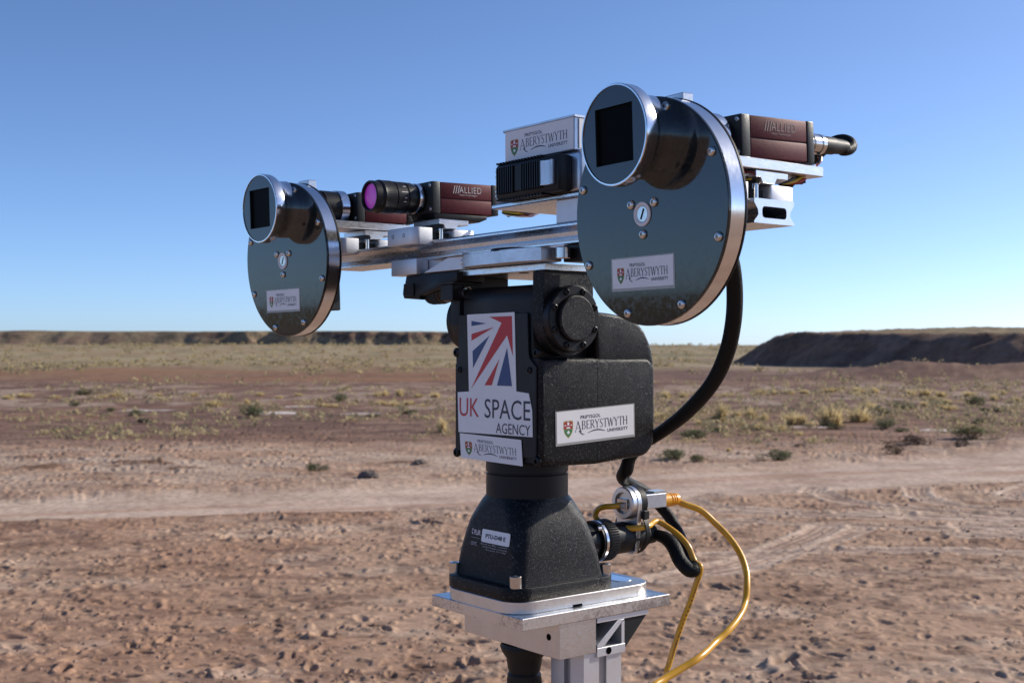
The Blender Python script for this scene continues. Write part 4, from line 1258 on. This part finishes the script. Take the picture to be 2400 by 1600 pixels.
# hollow: outer skin with a rounded slot, built as two prisms joined end to end (upper and lower flange with side webs)
rg = G()
hole = [(5 + x, 81.6 + z) for x, z in rrect(0, 7.6, 12.5, 3.9, 2.6, 4)]
def ring_prism(gm, outer, inner, lo, hi):
    # triangulated ring caps between two loops given in angular order about the centre
    cx, cz = 5, 81.6 + 7.8
    ang = lambda p: math.atan2((p[1] - cz) * 2.4, p[0] - cx)
    o_ = sorted(outer, key=ang); i_ = sorted(inner, key=ang)
    n = 72
    def ray(loop, th):
        best = None
        dx, dz = math.cos(th), math.sin(th) / 2.4
        m_ = len(loop)
        for k in range(m_):
            x0, z0 = loop[k][0] - cx, loop[k][1] - cz; x1, z1 = loop[(k + 1) % m_][0] - cx, loop[(k + 1) % m_][1] - cz
            den = dx * (z1 - z0) - dz * (x1 - x0)
            if abs(den) < 1e-9: continue
            t_ = (x0 * (z1 - z0) - z0 * (x1 - x0)) / den
            s_ = (x0 * dz - z0 * dx) / den
            if t_ > 0 and -1e-6 <= s_ <= 1 + 1e-6 and (best is None or t_ > best): best = t_
        return (cx + dx * best, cz + dz * best)
    ths = sorted(set([ang(p) for p in outer] + [ang(p) for p in inner] + [-math.pi + 2 * math.pi * k / n for k in range(n)]))
    ths = [ths[0]] + [b for a, b in zip(ths[:-1], ths[1:]) if b - a > 1e-3]
    O = [ray(o_, t_) for t_ in ths]; I = [ray(i_, t_) for t_ in ths]
    Ol = [gm.bm.verts.new((p[0], lo, p[1])) for p in O]; Oh = [gm.bm.verts.new((p[0], hi, p[1])) for p in O]
    Il = [gm.bm.verts.new((p[0], lo, p[1])) for p in I]; Ih = [gm.bm.verts.new((p[0], hi, p[1])) for p in I]
    m_ = len(ths); fs = []
    for k in range(m_):
        j = (k + 1) % m_
        for q in ((Ol[k], Ol[j], Oh[j], Oh[k]), (Il[k], Ih[k], Ih[j], Il[j]), (Ol[k], Il[k], Il[j], Ol[j]), (Oh[k], Oh[j], Ih[j], Ih[k])):
            fs.append(gm.bm.faces.new(q))
    bmesh.ops.recalc_face_normals(gm.bm, faces=fs)
ring_prism(rg, pr, hole, -292, 276)
rg.build('rail_profile', 'brushed_b', rail, 20)

def carrier(name, bc, label, lower=False):
    c = thing(name, label, 'rail carrier', (5, bc, 97.9), rail=True, group='rail carriers clamped on the rail')
    z0, z1 = 93.5, 109.2
    front = [(47 - 0, bc - 21), (47, bc + 13)] + [(47 - 8 + 8 * math.cos(R(t_)), bc + 13 + 8 * math.sin(R(t_))) for t_ in (25, 50, 75, 90)] + [(26, bc + 21), (26, bc - 21)]
    G().prism('z', front, z0, z1, .7, 2).build('front_jaw', 'blasted', c)
    G().box(-21, 3, bc - 21, bc + 21, z0 + .5, z1, 1.6, 2).build('rear_jaw', 'blasted', c)
    G().box(3, 26, bc - 19, bc + 14, 98.6, 106, .3).build('bridge', 'camgrey', c)
    G().cyl((14, bc + 17, 0), 'z', 2.1, 98.4, 109.4, .2, 16).build('clamp_screw', 'steel', c)
    hm = G()
    for db in (-12, 6): hm.lathe((47.05, bc + db, 102), 'a', [(-2, 0), (-2, 1.3), (0, 1.3), (.05, 1.9), (.05, 1.3)], 14)
    hm.build('set_screw', 'anodised', c)
    dv = G().prism('b', [(19, 117.6), (19, 113.2), (14.5, 113.2), (12.0, 109.3), (0, 109.3), (-2.5, 113.2), (-14, 113.2), (-14, 117.6)], bc - 20, bc + 22, .3)
    dv.build('dovetail_slide', 'brushed', c)
    return c
carrier('rail_carrier', 250, 'pale grey rail carrier behind the near wheel, with screw in its gap')
carrier('rail_carrier', -122, 'pale grey rail carrier under the camera with the pink lens')
carrier('rail_carrier', -250, 'pale grey rail carrier behind the far wheel')

# under-rail clamp with the flat lever
cl = thing('lever_clamp', 'pale clamp block under the rail left of the flat silver lever', 'clamp', (40, -128, 66), rail=True)
G().box(27, 40, -148, -106, 67.0, 81.4, .8, 2).build('jaw', 'blasted', cl)
G().box(-18, 26.5, -146, -30, 68.5, 81.2, .6).build('body', 'blasted', cl)
G().box(26.6, 33, -76, -60, 72.5, 78, .2).build('slot', 'anodised', cl)
G().prism('a', [(-98, 67.6), (-34, 67.6), (-34, 79), (-60, 79)], 33.2, 38, .3).build('wedge', 'blasted', cl)
G().prism('z', [(34, -96), (44, -40), (44, -30), (30, -30), (26, -96)], 79.3, 81.2, .2).build('cover_strip', 'sheet', cl)
lv = thing('clamp_lever', 'flat silver lever plate with rounded edges below the middle of the rail', 'lever', (44, 25, 68), rail=True)
lever = []
for k in range(25):
    u_ = k / 24; b_ = -34 + 106 * u_
    a_ = 41 + 9 * math.sin(math.pi * u_) ** .8 + (1.5 * math.sin(3 * math.pi * u_))
    lever.append((a_, b_))
lever += [(20, 72), (8, 40), (8, 0), (20, -34)]
G().prism('z', lever, 68.2, 79.1, .35, 1).build('plate', 'sheet', lv, 25)
G().cyl((36, -33, 73.5), 'b', 3.6, -6, 6, .6, 20).build('pivot_roller', 'steel', lv)
G().lathe((24, 24, 0), 'z', [(78.5, 0), (78.5, 25), (81.0, 24), (81.0, 0)], 48).build('rubber_disc', 'rubber', lv)
G().cyl((27, 82, 0), 'z', 6.2, 69.6, 78.6, .6, 24).build('adjust_nut', 'steel', lv)
G().box(-25, 20, 74, 104, 67.6, 81.2, .6).build('foot', 'anodised', lv)

# ================================================================== FILTER WHEELS
def wheel(bc, label, yaw):
    W0 = 94.0; zc = 86.75
    t_ = thing('filter_wheel', label, 'filter wheel', (W0, bc, zc), yaw=yaw, pitch=R(1.7), rail=True, group='round filter wheels at the rail ends')
    Rw = 74.0
    G().lathe((0, bc, zc), 'a', [(W0 - 2.2, 0), (W0 - 2.2, Rw), (W0 - .5, Rw), (W0, Rw - .5), (W0, 0)], 128).build('front_cover', 'gloss', t_, 30)
    G().lathe((0, bc, zc), 'a', [(W0 - 14.4, Rw - 3), (W0 - 14.4, Rw - .8), (W0 - 14.0, Rw - .25), (W0 - 2.6, Rw - .25), (W0 - 2.3, Rw - .7), (W0 - 2.3, Rw - 3)], 128).build('rim', 'polished', t_, 30)
    G().lathe((0, bc, zc), 'a', [(W0 - 16.4, 0), (W0 - 16.4, Rw - .2), (W0 - 15.9, Rw + .2), (W0 - 14.5, Rw + .2), (W0 - 14.5, 0)], 96).build('back_cover', 'anodised', t_, 30)
    sm = screw_mesh('cover_screw', 'a', 3.1, 2.0, 'steel', .42)
    for k in range(8):
        th = R(72 - 45 * k)
        inst(sm, 'cover_screw', t_, (W0, bc + 68.5 * math.cos(th), zc + 68.5 * math.sin(th)))
    for th in (148, 30, 270):
        inst(sm, 'hub_screw', t_, (W0, bc - 4 + 13.2 * math.cos(R(th)), zc - 1 + 13.2 * math.sin(R(th))))
    hb = G().lathe((0, bc - 4, zc - 1), 'a', [(W0 - .2, 8.0), (W0 + .9, 8.0), (W0 + 1.2, 7.6), (W0 + 1.2, 6.4), (W0 + .5, 6.1), (W0 + .5, 5.4), (W0 - .2, 5.4)], 40).build('hub_ring', 'white_gasket', t_)
    G().lathe((0, bc - 4, zc - 1), 'a', [(W0, 0), (W0, 5.2), (W0 + .5, 5.0), (W0 + .5, 0)], 32).build('hub_shaft', 'steel', hb)
    gm = G()
    p0 = Plane((W0 + .62, bc - 4, zc - 1), (0, 1, 0), (0, 0, 1), (1, 0, 0))
    seg_quad(gm, p0, (-1.6, -3.4), (1.6, 3.4), 1.5, 0)
    gm.build('hub_slot', 'window', hb)
    # lens hood
    hz = zc + 48.2; hx = W0 - 4.4
    hd = G().lathe((0, bc, hz), 'a', [(hx + 4.3, 27.2), (hx + 10, 27.0), (hx + 14, 27.2), (hx + 17.5, 28.4), (hx + 20, 30.4), (hx + 21.5, 32.0), (hx + 23, 32.6), (hx + 30.8, 32.6), (hx + 31.4, 32.2), (hx + 31.4, 31.3), (hx + 29.8, 31.1)], 96).build('lens_hood', 'polished', t_, 28)
    # hood face with a square opening
    gm = G()
    sq = 18.4
    outer = []; inner = []
    for k in range(72):
        th = 2 * math.pi * k / 72 + math.pi / 4
        c_, s2 = math.cos(th), math.sin(th)
        outer.append((hx + 30.6, bc + 31.2 * c_, hz + 31.2 * s2))
        m_ = max(abs(c_), abs(s2))
        inner.append((hx + 30.6, bc + sq * c_ / m_, hz + sq * s2 / m_))
    deep = [(hx + 28.6, y_, z_) for _, y_, z_ in inner]
    o1 = [gm.bm.verts.new(p_) for p_ in outer]; i1 = [gm.bm.verts.new(p_) for p_ in inner]; d1 = [gm.bm.verts.new(p_) for p_ in deep]
    for k in range(72):
        j = (k + 1) % 72
        gm.bm.faces.new((o1[k], o1[j], i1[j], i1[k])); gm.bm.faces.new((i1[k], i1[j], d1[j], d1[k]))
    gm.build('hood_face', 'hoodface', hd, 20)
    G().box(hx + 27.0, hx + 28.5, bc - sq - .5, bc + sq + .5, hz - sq - .5, hz + sq + .5, 0).build('window', 'window', hd)
    # sticker
    lw = Plane((W0 + .05, bc - 36, zc - 48.5), (0, 1, 0), (0, 0, 1), (1, 0, 0))
    university_label(t_, lw, 60, 19.5)
    # what sits on the back
    G().box(W0 - 26, W0 - 16.5, bc + 1, bc + 19, zc + 66, zc + 76, .6).build('sensor_block', 'sheet', t_)
    G().box(W0 - 50, W0 - 16.5, bc - 19, bc + 19, zc - 50, zc - 20, 1.2).build('motor_housing', 'camgrey', t_)
    G().lathe((0, bc, hz + 3), 'a', [(W0 - 40, 0), (W0 - 40, 15.5), (W0 - 38, 16.5), (W0 - 27, 16.5), (W0 - 16.5, 18), (W0 - 16.5, 0)], 40).build('rear_lens', 'anodised', t_)
    return t_
wheel(244.5, 'larger looking near filter wheel at right, glossy dark disc with silver rim and hood', R(-3))
wheel(-253, 'far filter wheel at the left end of the rail, glossy dark disc with silver rim', R(3))

# ================================================================== CAMERAS
def camera_unit(bc, a_front, zb, label, lens, text_on=True, conn=False, pitch=0.0, length=76.0):
    h = 29.0; hw = 22.0
    c = thing('machine_camera', label, 'camera', (a_front - 38, bc, zb), pitch=pitch, rail=True, group='burgundy machine cameras on the rail')
    z1 = zb + h
    af, ab = a_front, a_front - length
    G().box(af - 9, af, bc - hw, bc + hw, zb, z1, 1.0, 2).build('front_plate', 'camgrey', c)
    G().box(ab, ab + 7.5, bc - hw, bc + hw, zb, z1, 1.0, 2).build('rear_plate', 'camgrey', c)
    G().box(ab + 7.7, af - 9.2, bc - hw + .3, bc + hw - .3, zb + h * .47, z1 - .3, 1.0, 2).build('upper_shell', 'burgundy', c)
    G().box(ab + 7.7, af - 9.2, bc - hw + .3, bc + hw - .3, zb + .3, zb + h * .455, 1.0, 2).build('lower_shell', 'burgundy', c)
    G().box(ab + 8, af - 9.5, bc - hw + 1.2, bc + hw - 1.2, zb + 1.5, z1 - 1.5, 0).build('core', 'anodised', c)
    sm = screw_mesh('plate_screw', 'a', 2.0, .9, 'steel')
    for db in (-18.5, 18.5):
        for dz in (3.6, h - 3.6):
            inst(sm, 'plate_screw', c, (af, bc + db, zb + dz))
    if text_on:
        pl = Plane((af - 9.2, bc + hw - .28, zb), (-1, 0, 0), (0, 0, 1), (0, 1, 0))
        gm = G()
        text(gm, pl, 'ALLIED', 21.5, 47, 19.6, 25.4, .12, -.005, 1.12)
        for k in range(3): seg_quad(gm, pl, (14.6 + 2.6 * k, 18.8), (16.6 + 2.6 * k, 26.2), .75, .12)
        text(gm, pl, 'Vision Technologies', 21.5, 42, 16.6, 18.4, .12, 0)
        gm.build('lettering', 'glare_dimmed_ink' if conn else 'grey_ink', c)
    zc = zb + h / 2
    if lens == 'pink':
        L_ = G().lathe((0, bc, zc), 'a', [(af - .5, 12.2), (af + 3, 12.2), (af + 3.2, 13.0), (af + 7.5, 13.0), (af + 7.8, 12.6), (af + 12, 14.2), (af + 19, 14.4), (af + 19.3, 13.8), (af + 20.3, 13.8), (af + 20.6, 14.6), (af + 31, 14.7), (af + 31.3, 14.1), (af + 32.2, 14.1), (af + 32.5, 14.9), (af + 43, 15.0), (af + 44.5, 15.3), (af + 46, 14.8), (af + 46.6, 14.2), (af + 53.5, 14.2), (af + 54.2, 13.7), (af + 54.2, 12.6), (af + 51.5, 11.8), (af + 50.5, 0)], 72).build('lens_barrel', 'anodised', c, 25)
        G().lathe((0, bc, zc), 'a', [(af + 3.3, 12.0), (af + 3.3, 13.9), (af + 6.8, 13.9), (af + 7.2, 13.5), (af + 7.2, 12.0)], 64).build('mount_ring', 'polished', L_, 25)
        gm = G(); gm.lathe((0, bc, zc), 'a', [(af + 51.7, 11.3), (af + 52.0, 9.0), (af + 52.3, 5.5), (af + 52.45, 0)], 48)
        gm.build('front_glass', 'magenta', L_, 60)
        kn = G()
        for k in range(60):
            th = 2 * math.pi * k / 60
            y_, z_ = bc + 14.75 * math.cos(th), zc + 14.75 * math.sin(th)
            kn.box(af + 33.5, af + 42, y_ - .28, y_ + .28, z_ - .28, z_ + .28, 0)
        kn.build('focus_ring_ribs', 'anodised', L_)
        gm = G()
        for th, lo, hi in ((72, 22, 26), (70, 27.5, 29), (38, 22, 25), (15, 21.5, 28), (-6, 23, 25), (-20, 23, 26)):
            y_, z_ = bc + 14.78 * math.cos(R(th)), zc + 14.78 * math.sin(R(th))
            ty, tz = -math.sin(R(th)) * .35, math.cos(R(th)) * .35
            gm.poly([(af + lo, y_ - ty, z_ - tz), (af + hi, y_ - ty, z_ - tz), (af + hi, y_ + ty, z_ + tz), (af + lo, y_ + ty, z_ + tz)])
        gm.build('scale_marks', 'pale_ink', L_)
    else:
        L_ = G().lathe((0, bc, zc), 'a', [(af - .5, 14), (af + 4, 14), (af + 4, 16), (af + 30, 16.5), (af + 30, 0)], 56).build('lens_barrel', 'anodised', c, 25)
        G().lathe((0, bc, zc), 'a', [(af + 5, 15), (af + 5, 17.2), (af + 13, 17.2), (af + 13.4, 16.6), (af + 13.4, 15)], 56).build('mount_ring', 'polished', L_, 25)
    if conn:
        k = G().lathe((0, bc + 11, zc + 1), 'a', [(ab + .2, 0), (ab + .2, 7.2), (ab - 5, 7.2), (ab - 5.3, 6.4), (ab - 6.6, 6.4), (ab - 7, 7.4), (ab - 14, 7.4), (ab - 14.4, 6.6), (ab - 15.6, 6.6), (ab - 16, 7.4), (ab - 20, 7.2), (ab - 21, 0)], 36).build('rear_connector', 'steel', c)
        G().lathe((0, bc + 11, zc + 1), 'a', [(ab - 20.5, 0), (ab - 20.5, 6.6), (ab - 34, 6.3), (ab - 35, 5.8), (ab - 45, 5.4), (ab - 49, 4.8), (ab - 49, 0)], 30).build('connector_boot', 'rubber', k)
    return c
camera_unit(250, 33, 126.3, 'burgundy machine camera behind the near wheel with cable plug at its back', 'plain', True, True, R(2.2))
camera_unit(-134, 18, 125.3, 'burgundy machine camera with black lens and pink front glass', 'pink', True, False, R(1.4))
camera_unit(-250, 28, 126.3, 'burgundy machine camera half hidden behind the far wheel', 'plain', False, False, R(1.0), 66)

def support_plate(bc, a0, a1, label):
    t_ = thing('support_plate', label, 'plate', ((a0 + a1) / 2, bc, 118), rail=True, group='camera support plates on the carriers')
    G().box(a0, a1, bc - 22, bc + 22.5, 118.6, 125.6, .5).build('plate', 'brushed', t_)
    sm = cap_screw_mesh('plate_bolt', 'z', 2.8, 2.5)
    inst(sm, 'plate_bolt', t_, (a0 + 5, bc + 16, 125.5))
support_plate(250, -52, 52, 'silver camera plate under the near camera')
support_plate(-250, -34, 54, 'silver camera plate under the far camera')
mt = thing('camera_mount', 'black plastic mount under the camera with the pink lens', 'camera mount', (-4, -134, 112), rail=True)
G().prism('b', [(17, 124.9), (14, 118.5), (-36, 118.5), (-45, 122), (-45, 124.9)], -150, -113, .8, 2).build('foot', 'anodised', mt)
G().box(-30, 22, -152, -120, 117.8, 118.45, .2).build('pad', 'rubber', mt)

def wires(name, label, pts_list, mats):
    t_ = thing(name, label, 'wires', pts_list[0][0], rail=False)
    for pts, m_ in zip(pts_list, mats):
        G().tube(pts, 1.0, 7, 4).build('wire', m_, t_)
rw = random.Random(2)
def twist(a0, a1, b_, z_, ph):
    out = []
    for k in range(15):
        s_ = k / 14; th = ph + s_ * 13
        out.append((a0 + (a1 - a0) * s_, b_ + 2.6 * math.cos(th), z_ + 2.0 * math.sin(th) - 2.2 * math.sin(math.pi * s_)))
    return out
cols = ['wire_red', 'wire_yellow', 'wire_black', 'wire_white', 'wire_red', 'wire_black']
wires('wire_bundle', 'twisted red yellow and black wires under the near camera plate', [twist(40, -42, 262, 118.2, i * 1.05) for i in range(6)], cols)
wires('wire_bundle', 'twisted red and yellow wires under the silver camera box', [twist(-60, -66, -40, 122, i) if False else [(-50 + 2 * math.sin(i), -95 + i, 128 - i), (-52, -70, 123 + 2 * math.cos(i * 1.1)), (-40, -40, 120 + 2 * math.sin(i * 1.3)), (-24, -10, 119.5 + 2 * math.cos(i)), (-8, 30, 119.5 + 1.5 * math.sin(i)), (0, 60, 119.6 + math.cos(i))] for i in range(6)], cols)
wires('wire_bundle', 'thin dark wires below the plug of the near camera', [[(-42, 262, 130 + i), (-52, 264, 129 - i * .6), (-60, 264, 134 + i), (-62, 260, 137)] for i in range(3)], ['wire_red', 'wire_black', 'wire_black'])

# ================================================================== CENTRAL CAMERA BOX
hx = thing('camera_box', 'silver camera box with university sticker and black ribbed module on its front', 'camera box', (0, 50, 99), rail=True)
G().box(-48, 26, -8, 101, 120.6, 153.2, 3.0, 3).build('lower_case', 'sheet', hx)
G().box(-47, 28, 9, 97.5, 153.4, 179.0, .6).build('upper_case', 'sheet', hx)
G().prism('b', [(28.4, 178.6), (-47, 178.6), (-47, 180.6), (29.4, 180.6), (29.4, 179.2)], 8, 99, .2).build('lid', 'sheet', hx)
G().box(-50, 28, -10, 102, 116.8, 120.4, .8).build('tray', 'brushed_b', hx)
G().box(-22, 24, 70, 101.6, 98.3, 116.6, .5).build('riser', 'blasted', hx)
G().box(-44, 24, 97.7, 98.6, 155, 178, 0).build('side_label', 'label', hx)
lw = Plane((28.15, 10.2, 154.2), (0, 1, 0), (0, 0, 1), (1, 0, 0))
university_label(hx, lw, 86.5, 24.6, film=False)
fm = G().box(26.2, 40, 13, 92, 121.6, 150, 1.4, 2).build('ribbed_module', 'anodised', hx)
fins = G()
for k in range(20):
    b_ = 16.5 + k * 2.9
    if 8 <= k <= 10: continue
    fins.box(40.1, 43.2, b_, b_ + 1.3, 125.5, 147, .2)
for b0 in range(14, 74, 4):
    fins.box(29, 41, b0, b0 + 1.6, 150.05, 151.6, 0); fins.box(29, 41, b0, b0 + 1.6, 120.2, 121.55, 0)
fins.build('cooling_fins', 'anodised', fm)
G().box(40.1, 42.0, 39.5, 47.5, 126, 146.5, .2).build('name_tile', 'satin', fm)
G().prism('z', [(40.1, 74), (43.6, 74), (44.4, 76), (42.6, 80), (42.2, 84), (44, 88), (40.1, 88)], 126.5, 146, .3).build('clip', 'sheet', fm)
cp = G()
for z_ in (144, 139.6, 127.6, 124): cp.box(33, 40.5, 11.8, 13.2, z_, z_ + 1.6, .2)
cp.build('end_pins', 'steel', fm)

# ================================================================== SMALL BLACK CAMERA UNDER THE RAIL
bk = thing('hanging_camera', 'small black camera with knurled lens ring hanging under the rail', 'camera', (20, -90, 44), rail=True)
G().prism('a', [(-126, 66.6), (-46, 66.6), (-46, 58), (-60, 54), (-104, 47), (-104, 44), (-130, 46), (-132, 50), (-131, 56), (-128, 60)], 8, 38, 1.2, 2).build('housing', 'anodised', bk)
G().prism('a', [(-128, 59), (-112, 59), (-112, 47), (-128, 48)], 38.1, 39.4, .3).build('side_pad', 'satin', bk)
G().lathe((24, 0, 50), 'b', [(-106, 0), (-106, 8.8), (-104.5, 9.8), (-83, 9.8), (-82, 9.0), (-70, 9.0), (-70, 0)], 40).build('lens_ring', 'anodised', bk)
kn = G()
for k in range(44):
    th = 2 * math.pi * k / 44
    a_, z_ = 24 + 9.9 * math.cos(th), 50 + 9.9 * math.sin(th)
    kn.box(a_ - .4, a_ + .4, -102, -86, z_ - .4, z_ + .4, 0)
kn.build('knurling', 'rubber', bk)
G().box(12, 40, -68, -50, 41.5, 55.5, .6, 1).build('front_block', 'satin', bk)
G().lathe((26, 0, 48.5), 'b', [(-50.2, 0), (-50.2, 5.4), (-47.5, 5.4), (-47.3, 4.6), (-48.8, 4.0), (-49, 0)], 28).build('eye_lens', 'steel', bk)
G().box(20, 40.5, -72, -48, 55.7, 57.2, .3).build('mount_strip', 'camgrey', bk)

# ================================================================== CONNECTORS AND CABLES
cn = thing('round_connector', 'black circular connector with ribbed ring at the back of the base', 'connector', (-66, 0, -172))
cyb = G().lathe((0, 0, -172), 'a', [(-50, 0), (-50, 15), (-76, 15), (-76, 18.2), (-80, 18.2), (-80.4, 15.5), (-83, 15.5), (-83, 17.8), (-84, 18.2), (-94.5, 18.2), (-95.5, 17.4), (-96, 14.5), (-116, 14.2), (-117, 13), (-119, 13), (-119, 0)], 56).build('shell', 'satin', cn, 25)
kn = G()
for k in range(48):
    th = 2 * math.pi * k / 48
    kn.box(-94.2, -84.4, 18.2 * math.cos(th) - .5, 18.2 * math.cos(th) + .5, -172 + 18.2 * math.sin(th) - .5, -172 + 18.2 * math.sin(th) + .5, 0)
kn.build('ring_ribs', 'satin', cn)
G().lathe((0, 0, -172), 'a', [(-78.5, 17), (-78.5, 18.7), (-81.2, 18.7), (-81.2, 17)], 56).build('silver_band', 'polished', cn)
G().lathe((0, 0, -172), 'a', [(-119.2, 0), (-119.2, 12.5), (-136, 12.5), (-138, 11), (-140, 11), (-140, 9.5), (-152, 8.6), (-154, 7), (-154, 0)], 40).build('gland', 'rubber', cn, 25)
csn = cap_screw_mesh('shell_screw', 'a', 2.2, -4)
inst(csn, 'shell_screw', cn, (-70, 14, -159))

cb = thing('coupler_bracket', 'thin silver bracket holding the round network coupler beside the base', 'bracket', (-122, 0, -186))
tear = [(15.2 * math.sin(R(t_)), -141 + 15.2 * math.cos(R(t_))) for t_ in range(-100, 101, 10)]
tear = tear + [(12.5, -172), (11, -184), (8, -187), (-8, -187), (-11, -184), (-12.5, -172)]
G().prism('a', tear, -124.5, -119.3, .4).build('plate', 'brushed_z', cb)
cc = thing('network_coupler', 'round silver network coupler with yellow cable plugged into each side', 'coupler', (-122, 0, -156))
G().lathe((0, 0, -141), 'a', [(-119.2, 0), (-119.2, 14.6), (-114.5, 14.6), (-113.5, 13.8), (-113.5, 10.0), (-114.2, 9.4), (-116.5, 9.2), (-116.5, 0)], 48).build('front_ring', 'brushed_z', cc, 25)
G().lathe((0, 0, -141), 'a', [(-124.6, 0), (-124.6, 15.6), (-131, 15.6), (-132.5, 14), (-132.5, 0)], 48).build('rear_nut', 'rubber', cc, 25)
G().box(-116.4, -113.0, -6.5, 6.5, -146, -137, .5).build('plug_latch', 'steel', cc)
G().box(-109, -116, -4, 4, -144.5, -141, .4).build('plug', 'clear', cc)
rj = G().box(-164, -132.6, -7, 7, -148, -134.5, .8).build('network_plug', 'sheet', cc)
G().box(-164, -148, -6.2, 6.2, -134.4, -132.4, .4).build('plug_clip', 'clear', rj)
bt = G().lathe((0, 0, -142.5), 'a', [(-163.5, 0), (-163.5, 6.0), (-170, 6.2), (-172, 6.2), (-172.4, 5.4), (-173.4, 5.4), (-173.8, 6.2), (-175.2, 6.2), (-175.6, 5.2), (-176.6, 5.2), (-177, 6), (-178.4, 6), (-178.8, 5), (-179.8, 5), (-180.2, 5.8), (-184, 5.4), (-184, 0)], 24).build('plug_boot', 'orange', rj, 30)

y1 = [(-182.0, -.6, -143.0), (-190.0, 5.1, -146.8), (-200.0, 15.2, -153.7), (-210.0, 25.3, -165.0), (-215.0, 37.9, -176.8), (-215.0, 51.0, -190.8), (-210.0, 62.7, -204.1), (-200.0, 72.7, -215.4), (-190.0, 78.4, -228.4), (-170.0, 88.9, -236.2), (-150.0, 96.3, -242.9), (-130.0, 98.7, -251.4), (-100.0, 109.2, -256.4), (-80.0, 107.6, -263.7), (-60.0, 106.4, -270.1), (-40.0, 109.2, -276.0), (-20, 112, -300), (-25, 112, -420), (-30, 108, -900), (-30, 106, -1640)]
y1 = [(a + rw.uniform(-.8, .8), b + rw.uniform(-.8, .8), z + rw.uniform(-.8, .8)) if 0 < i < 18 else (a, b, z) for i, (a, b, z) in enumerate(y1)]
yc = thing('network_cable', 'thick yellow network cable in a wide loop from the orange plug boot', 'cable', (-30, 106, -1640))
G().tube(y1, 3.1, 14, 6).build('cable', 'yellow', yc, 60)
y2 = [(-114.0, 0.2, -142.6), (-105.0, -2.3, -143.4), (-100.0, -9.1, -144.2), (-98.0, -15.5, -147.2), (-97.0, -17.7, -152.9), (-98.0, -13.1, -158.0), (-103.0, -4.2, -161.6), (-110.0, 6.4, -162.9), (-120.0, 15.5, -162.3), (-132.0, 15.2, -161.8), (-143.0, 9.0, -160.5), (-152.0, 6.8, -160.0), (-157.0, 13.7, -164.4), (-160.0, 26.3, -171.6), (-162.0, 35.9, -180.4), (-163.0, 40.6, -189.6), (-163.0, 44.4, -194.3), (-160.0, 52.4, -195.9), (-160.0, 51.9, -202.8), (-158.0, 49.1, -212.6), (-155.0, 44.5, -229.5), (-150.0, 39.8, -247.4), (-145.0, 35.2, -268.2), (-140.0, 33.4, -284.3), (-135.0, 33.6, -297.1), (-130, 35, -340), (-125, 36, -700), (-120, 38, -1640)]
yd = thing('network_cable', 'yellow network cable looping round the coupler and hanging straight down', 'cable', (-120, 38, -1640))
cbl = G().tube(y2, 2.7, 14, 6).build('cable', 'yellow', yd, 60)
# printed characters along the hanging part
gm = G()
for k in range(46):
    s_ = k / 45
    z_ = -206 - 86 * s_
    a_ = np.interp(-z_, [206, 229.5, 247.4, 268.2, 284.3, 297], [-159.5, -155, -150, -145, -140, -135]); b_ = np.interp(-z_, [206, 229.5, 247.4, 268.2, 284.3, 297], [51, 44.5, 39.8, 35.2, 33.4, 33.6])
    if rw.random() < .25: continue
    nrm = Vector((.35, .94, 0)).normalized(); sd_ = Vector((-.94, .35, 0))
    c_ = Vector((a_, b_, z_)) + nrm * 2.75
    wd, hh = rw.uniform(.5, .9), rw.uniform(.35, .65)
    gm.poly([c_ + sd_ * wd + Vector((0, 0, hh)), c_ - sd_ * wd + Vector((0, 0, hh)), c_ - sd_ * wd - Vector((0, 0, hh)), c_ + sd_ * wd - Vector((0, 0, hh))])
gm.build('cable_print', 'ink', yd)
ties = thing('cable_tie', 'black cable tie holding the yellow cable to the connector', 'cable tie', (-126, 8, -162))
G().lathe((-126, 0, -167), 'a', [(-2.2, 20.0), (-2.2, 21.2), (2.2, 21.2), (2.2, 20.0)], 40).build('strap', 'rubber', ties)
G().box(-131, -124, 10, 18, -155, -147, .8).build('tie_head', 'rubber', ties)

hz_ = [(0, 190, 100), (-40, 180, 97), (-62.0, 170, 84.4), (-75.0, 166.6, 65.2), (-85.0, 160.4, 42.3), (-90.0, 154.1, 18.8), (-95.0, 142.3, -5.2), (-100.0, 121.9, -29.9), (-105.0, 89.1, -54.3), (-110.0, 53.6, -73.4), (-112.0, 27.6, -85.5), (-106.0, 19, -97), (-105.0, 14.5, -108.8), (-112.0, 2.0, -117.5), (-138.0, -14, -127), (-158.0, -17, -135.0), (-174.0, -14, -148), (-180.0, -4, -161.5), (-178.0, 11, -178), (-171.0, 30, -193.6), (-160.0, 47.4, -198.5), (-152.0, 46.9, -199.5), (-149.0, 38.5, -191.8), (-150.0, 29.9, -181.2), (-151.0, 20, -175.0), (-150.0, 9, -172.5), (-146.0, 2, -172)]
hr = [6.2] * 3 + [6.4, 6.6, 6.6, 6.6, 6.4, 6.2, 5.6, 5.8, 5.6, 6.4, 5.6, 5.6, 5.6, 5.6, 5.6, 5.6, 5.6, 6.0, 6.4, 6.6, 6.6, 6.2, 5.2, 4.6]
hs = thing('sleeved_cable', 'black braided cable hose hanging in a bow from the rail to the connector', 'cable', (-112, 27, -199))
G().tube(hz_, 6, 16, 6, rad=hr).build('hose', 'sleeve', hs, 60)
pg = thing('plug_cable', 'short black cable curling away from the near camera plug', 'cable', (-80, 256, 141), rail=True)
G().tube([(-88, 261, 143), (-94, 261, 143.5), (-100, 260, 146), (-103, 257, 150), (-103, 251, 153), (-101, 243, 152), (-98, 234, 146), (-94, 222, 136), (-82, 204, 116), (-48, 190, 100)], 4.4, 12, 6).build('cable', 'sleeve', pg, 60)

for _o in bpy.data.objects:
    if '_o' in _o.keys():
        del _o['_o']
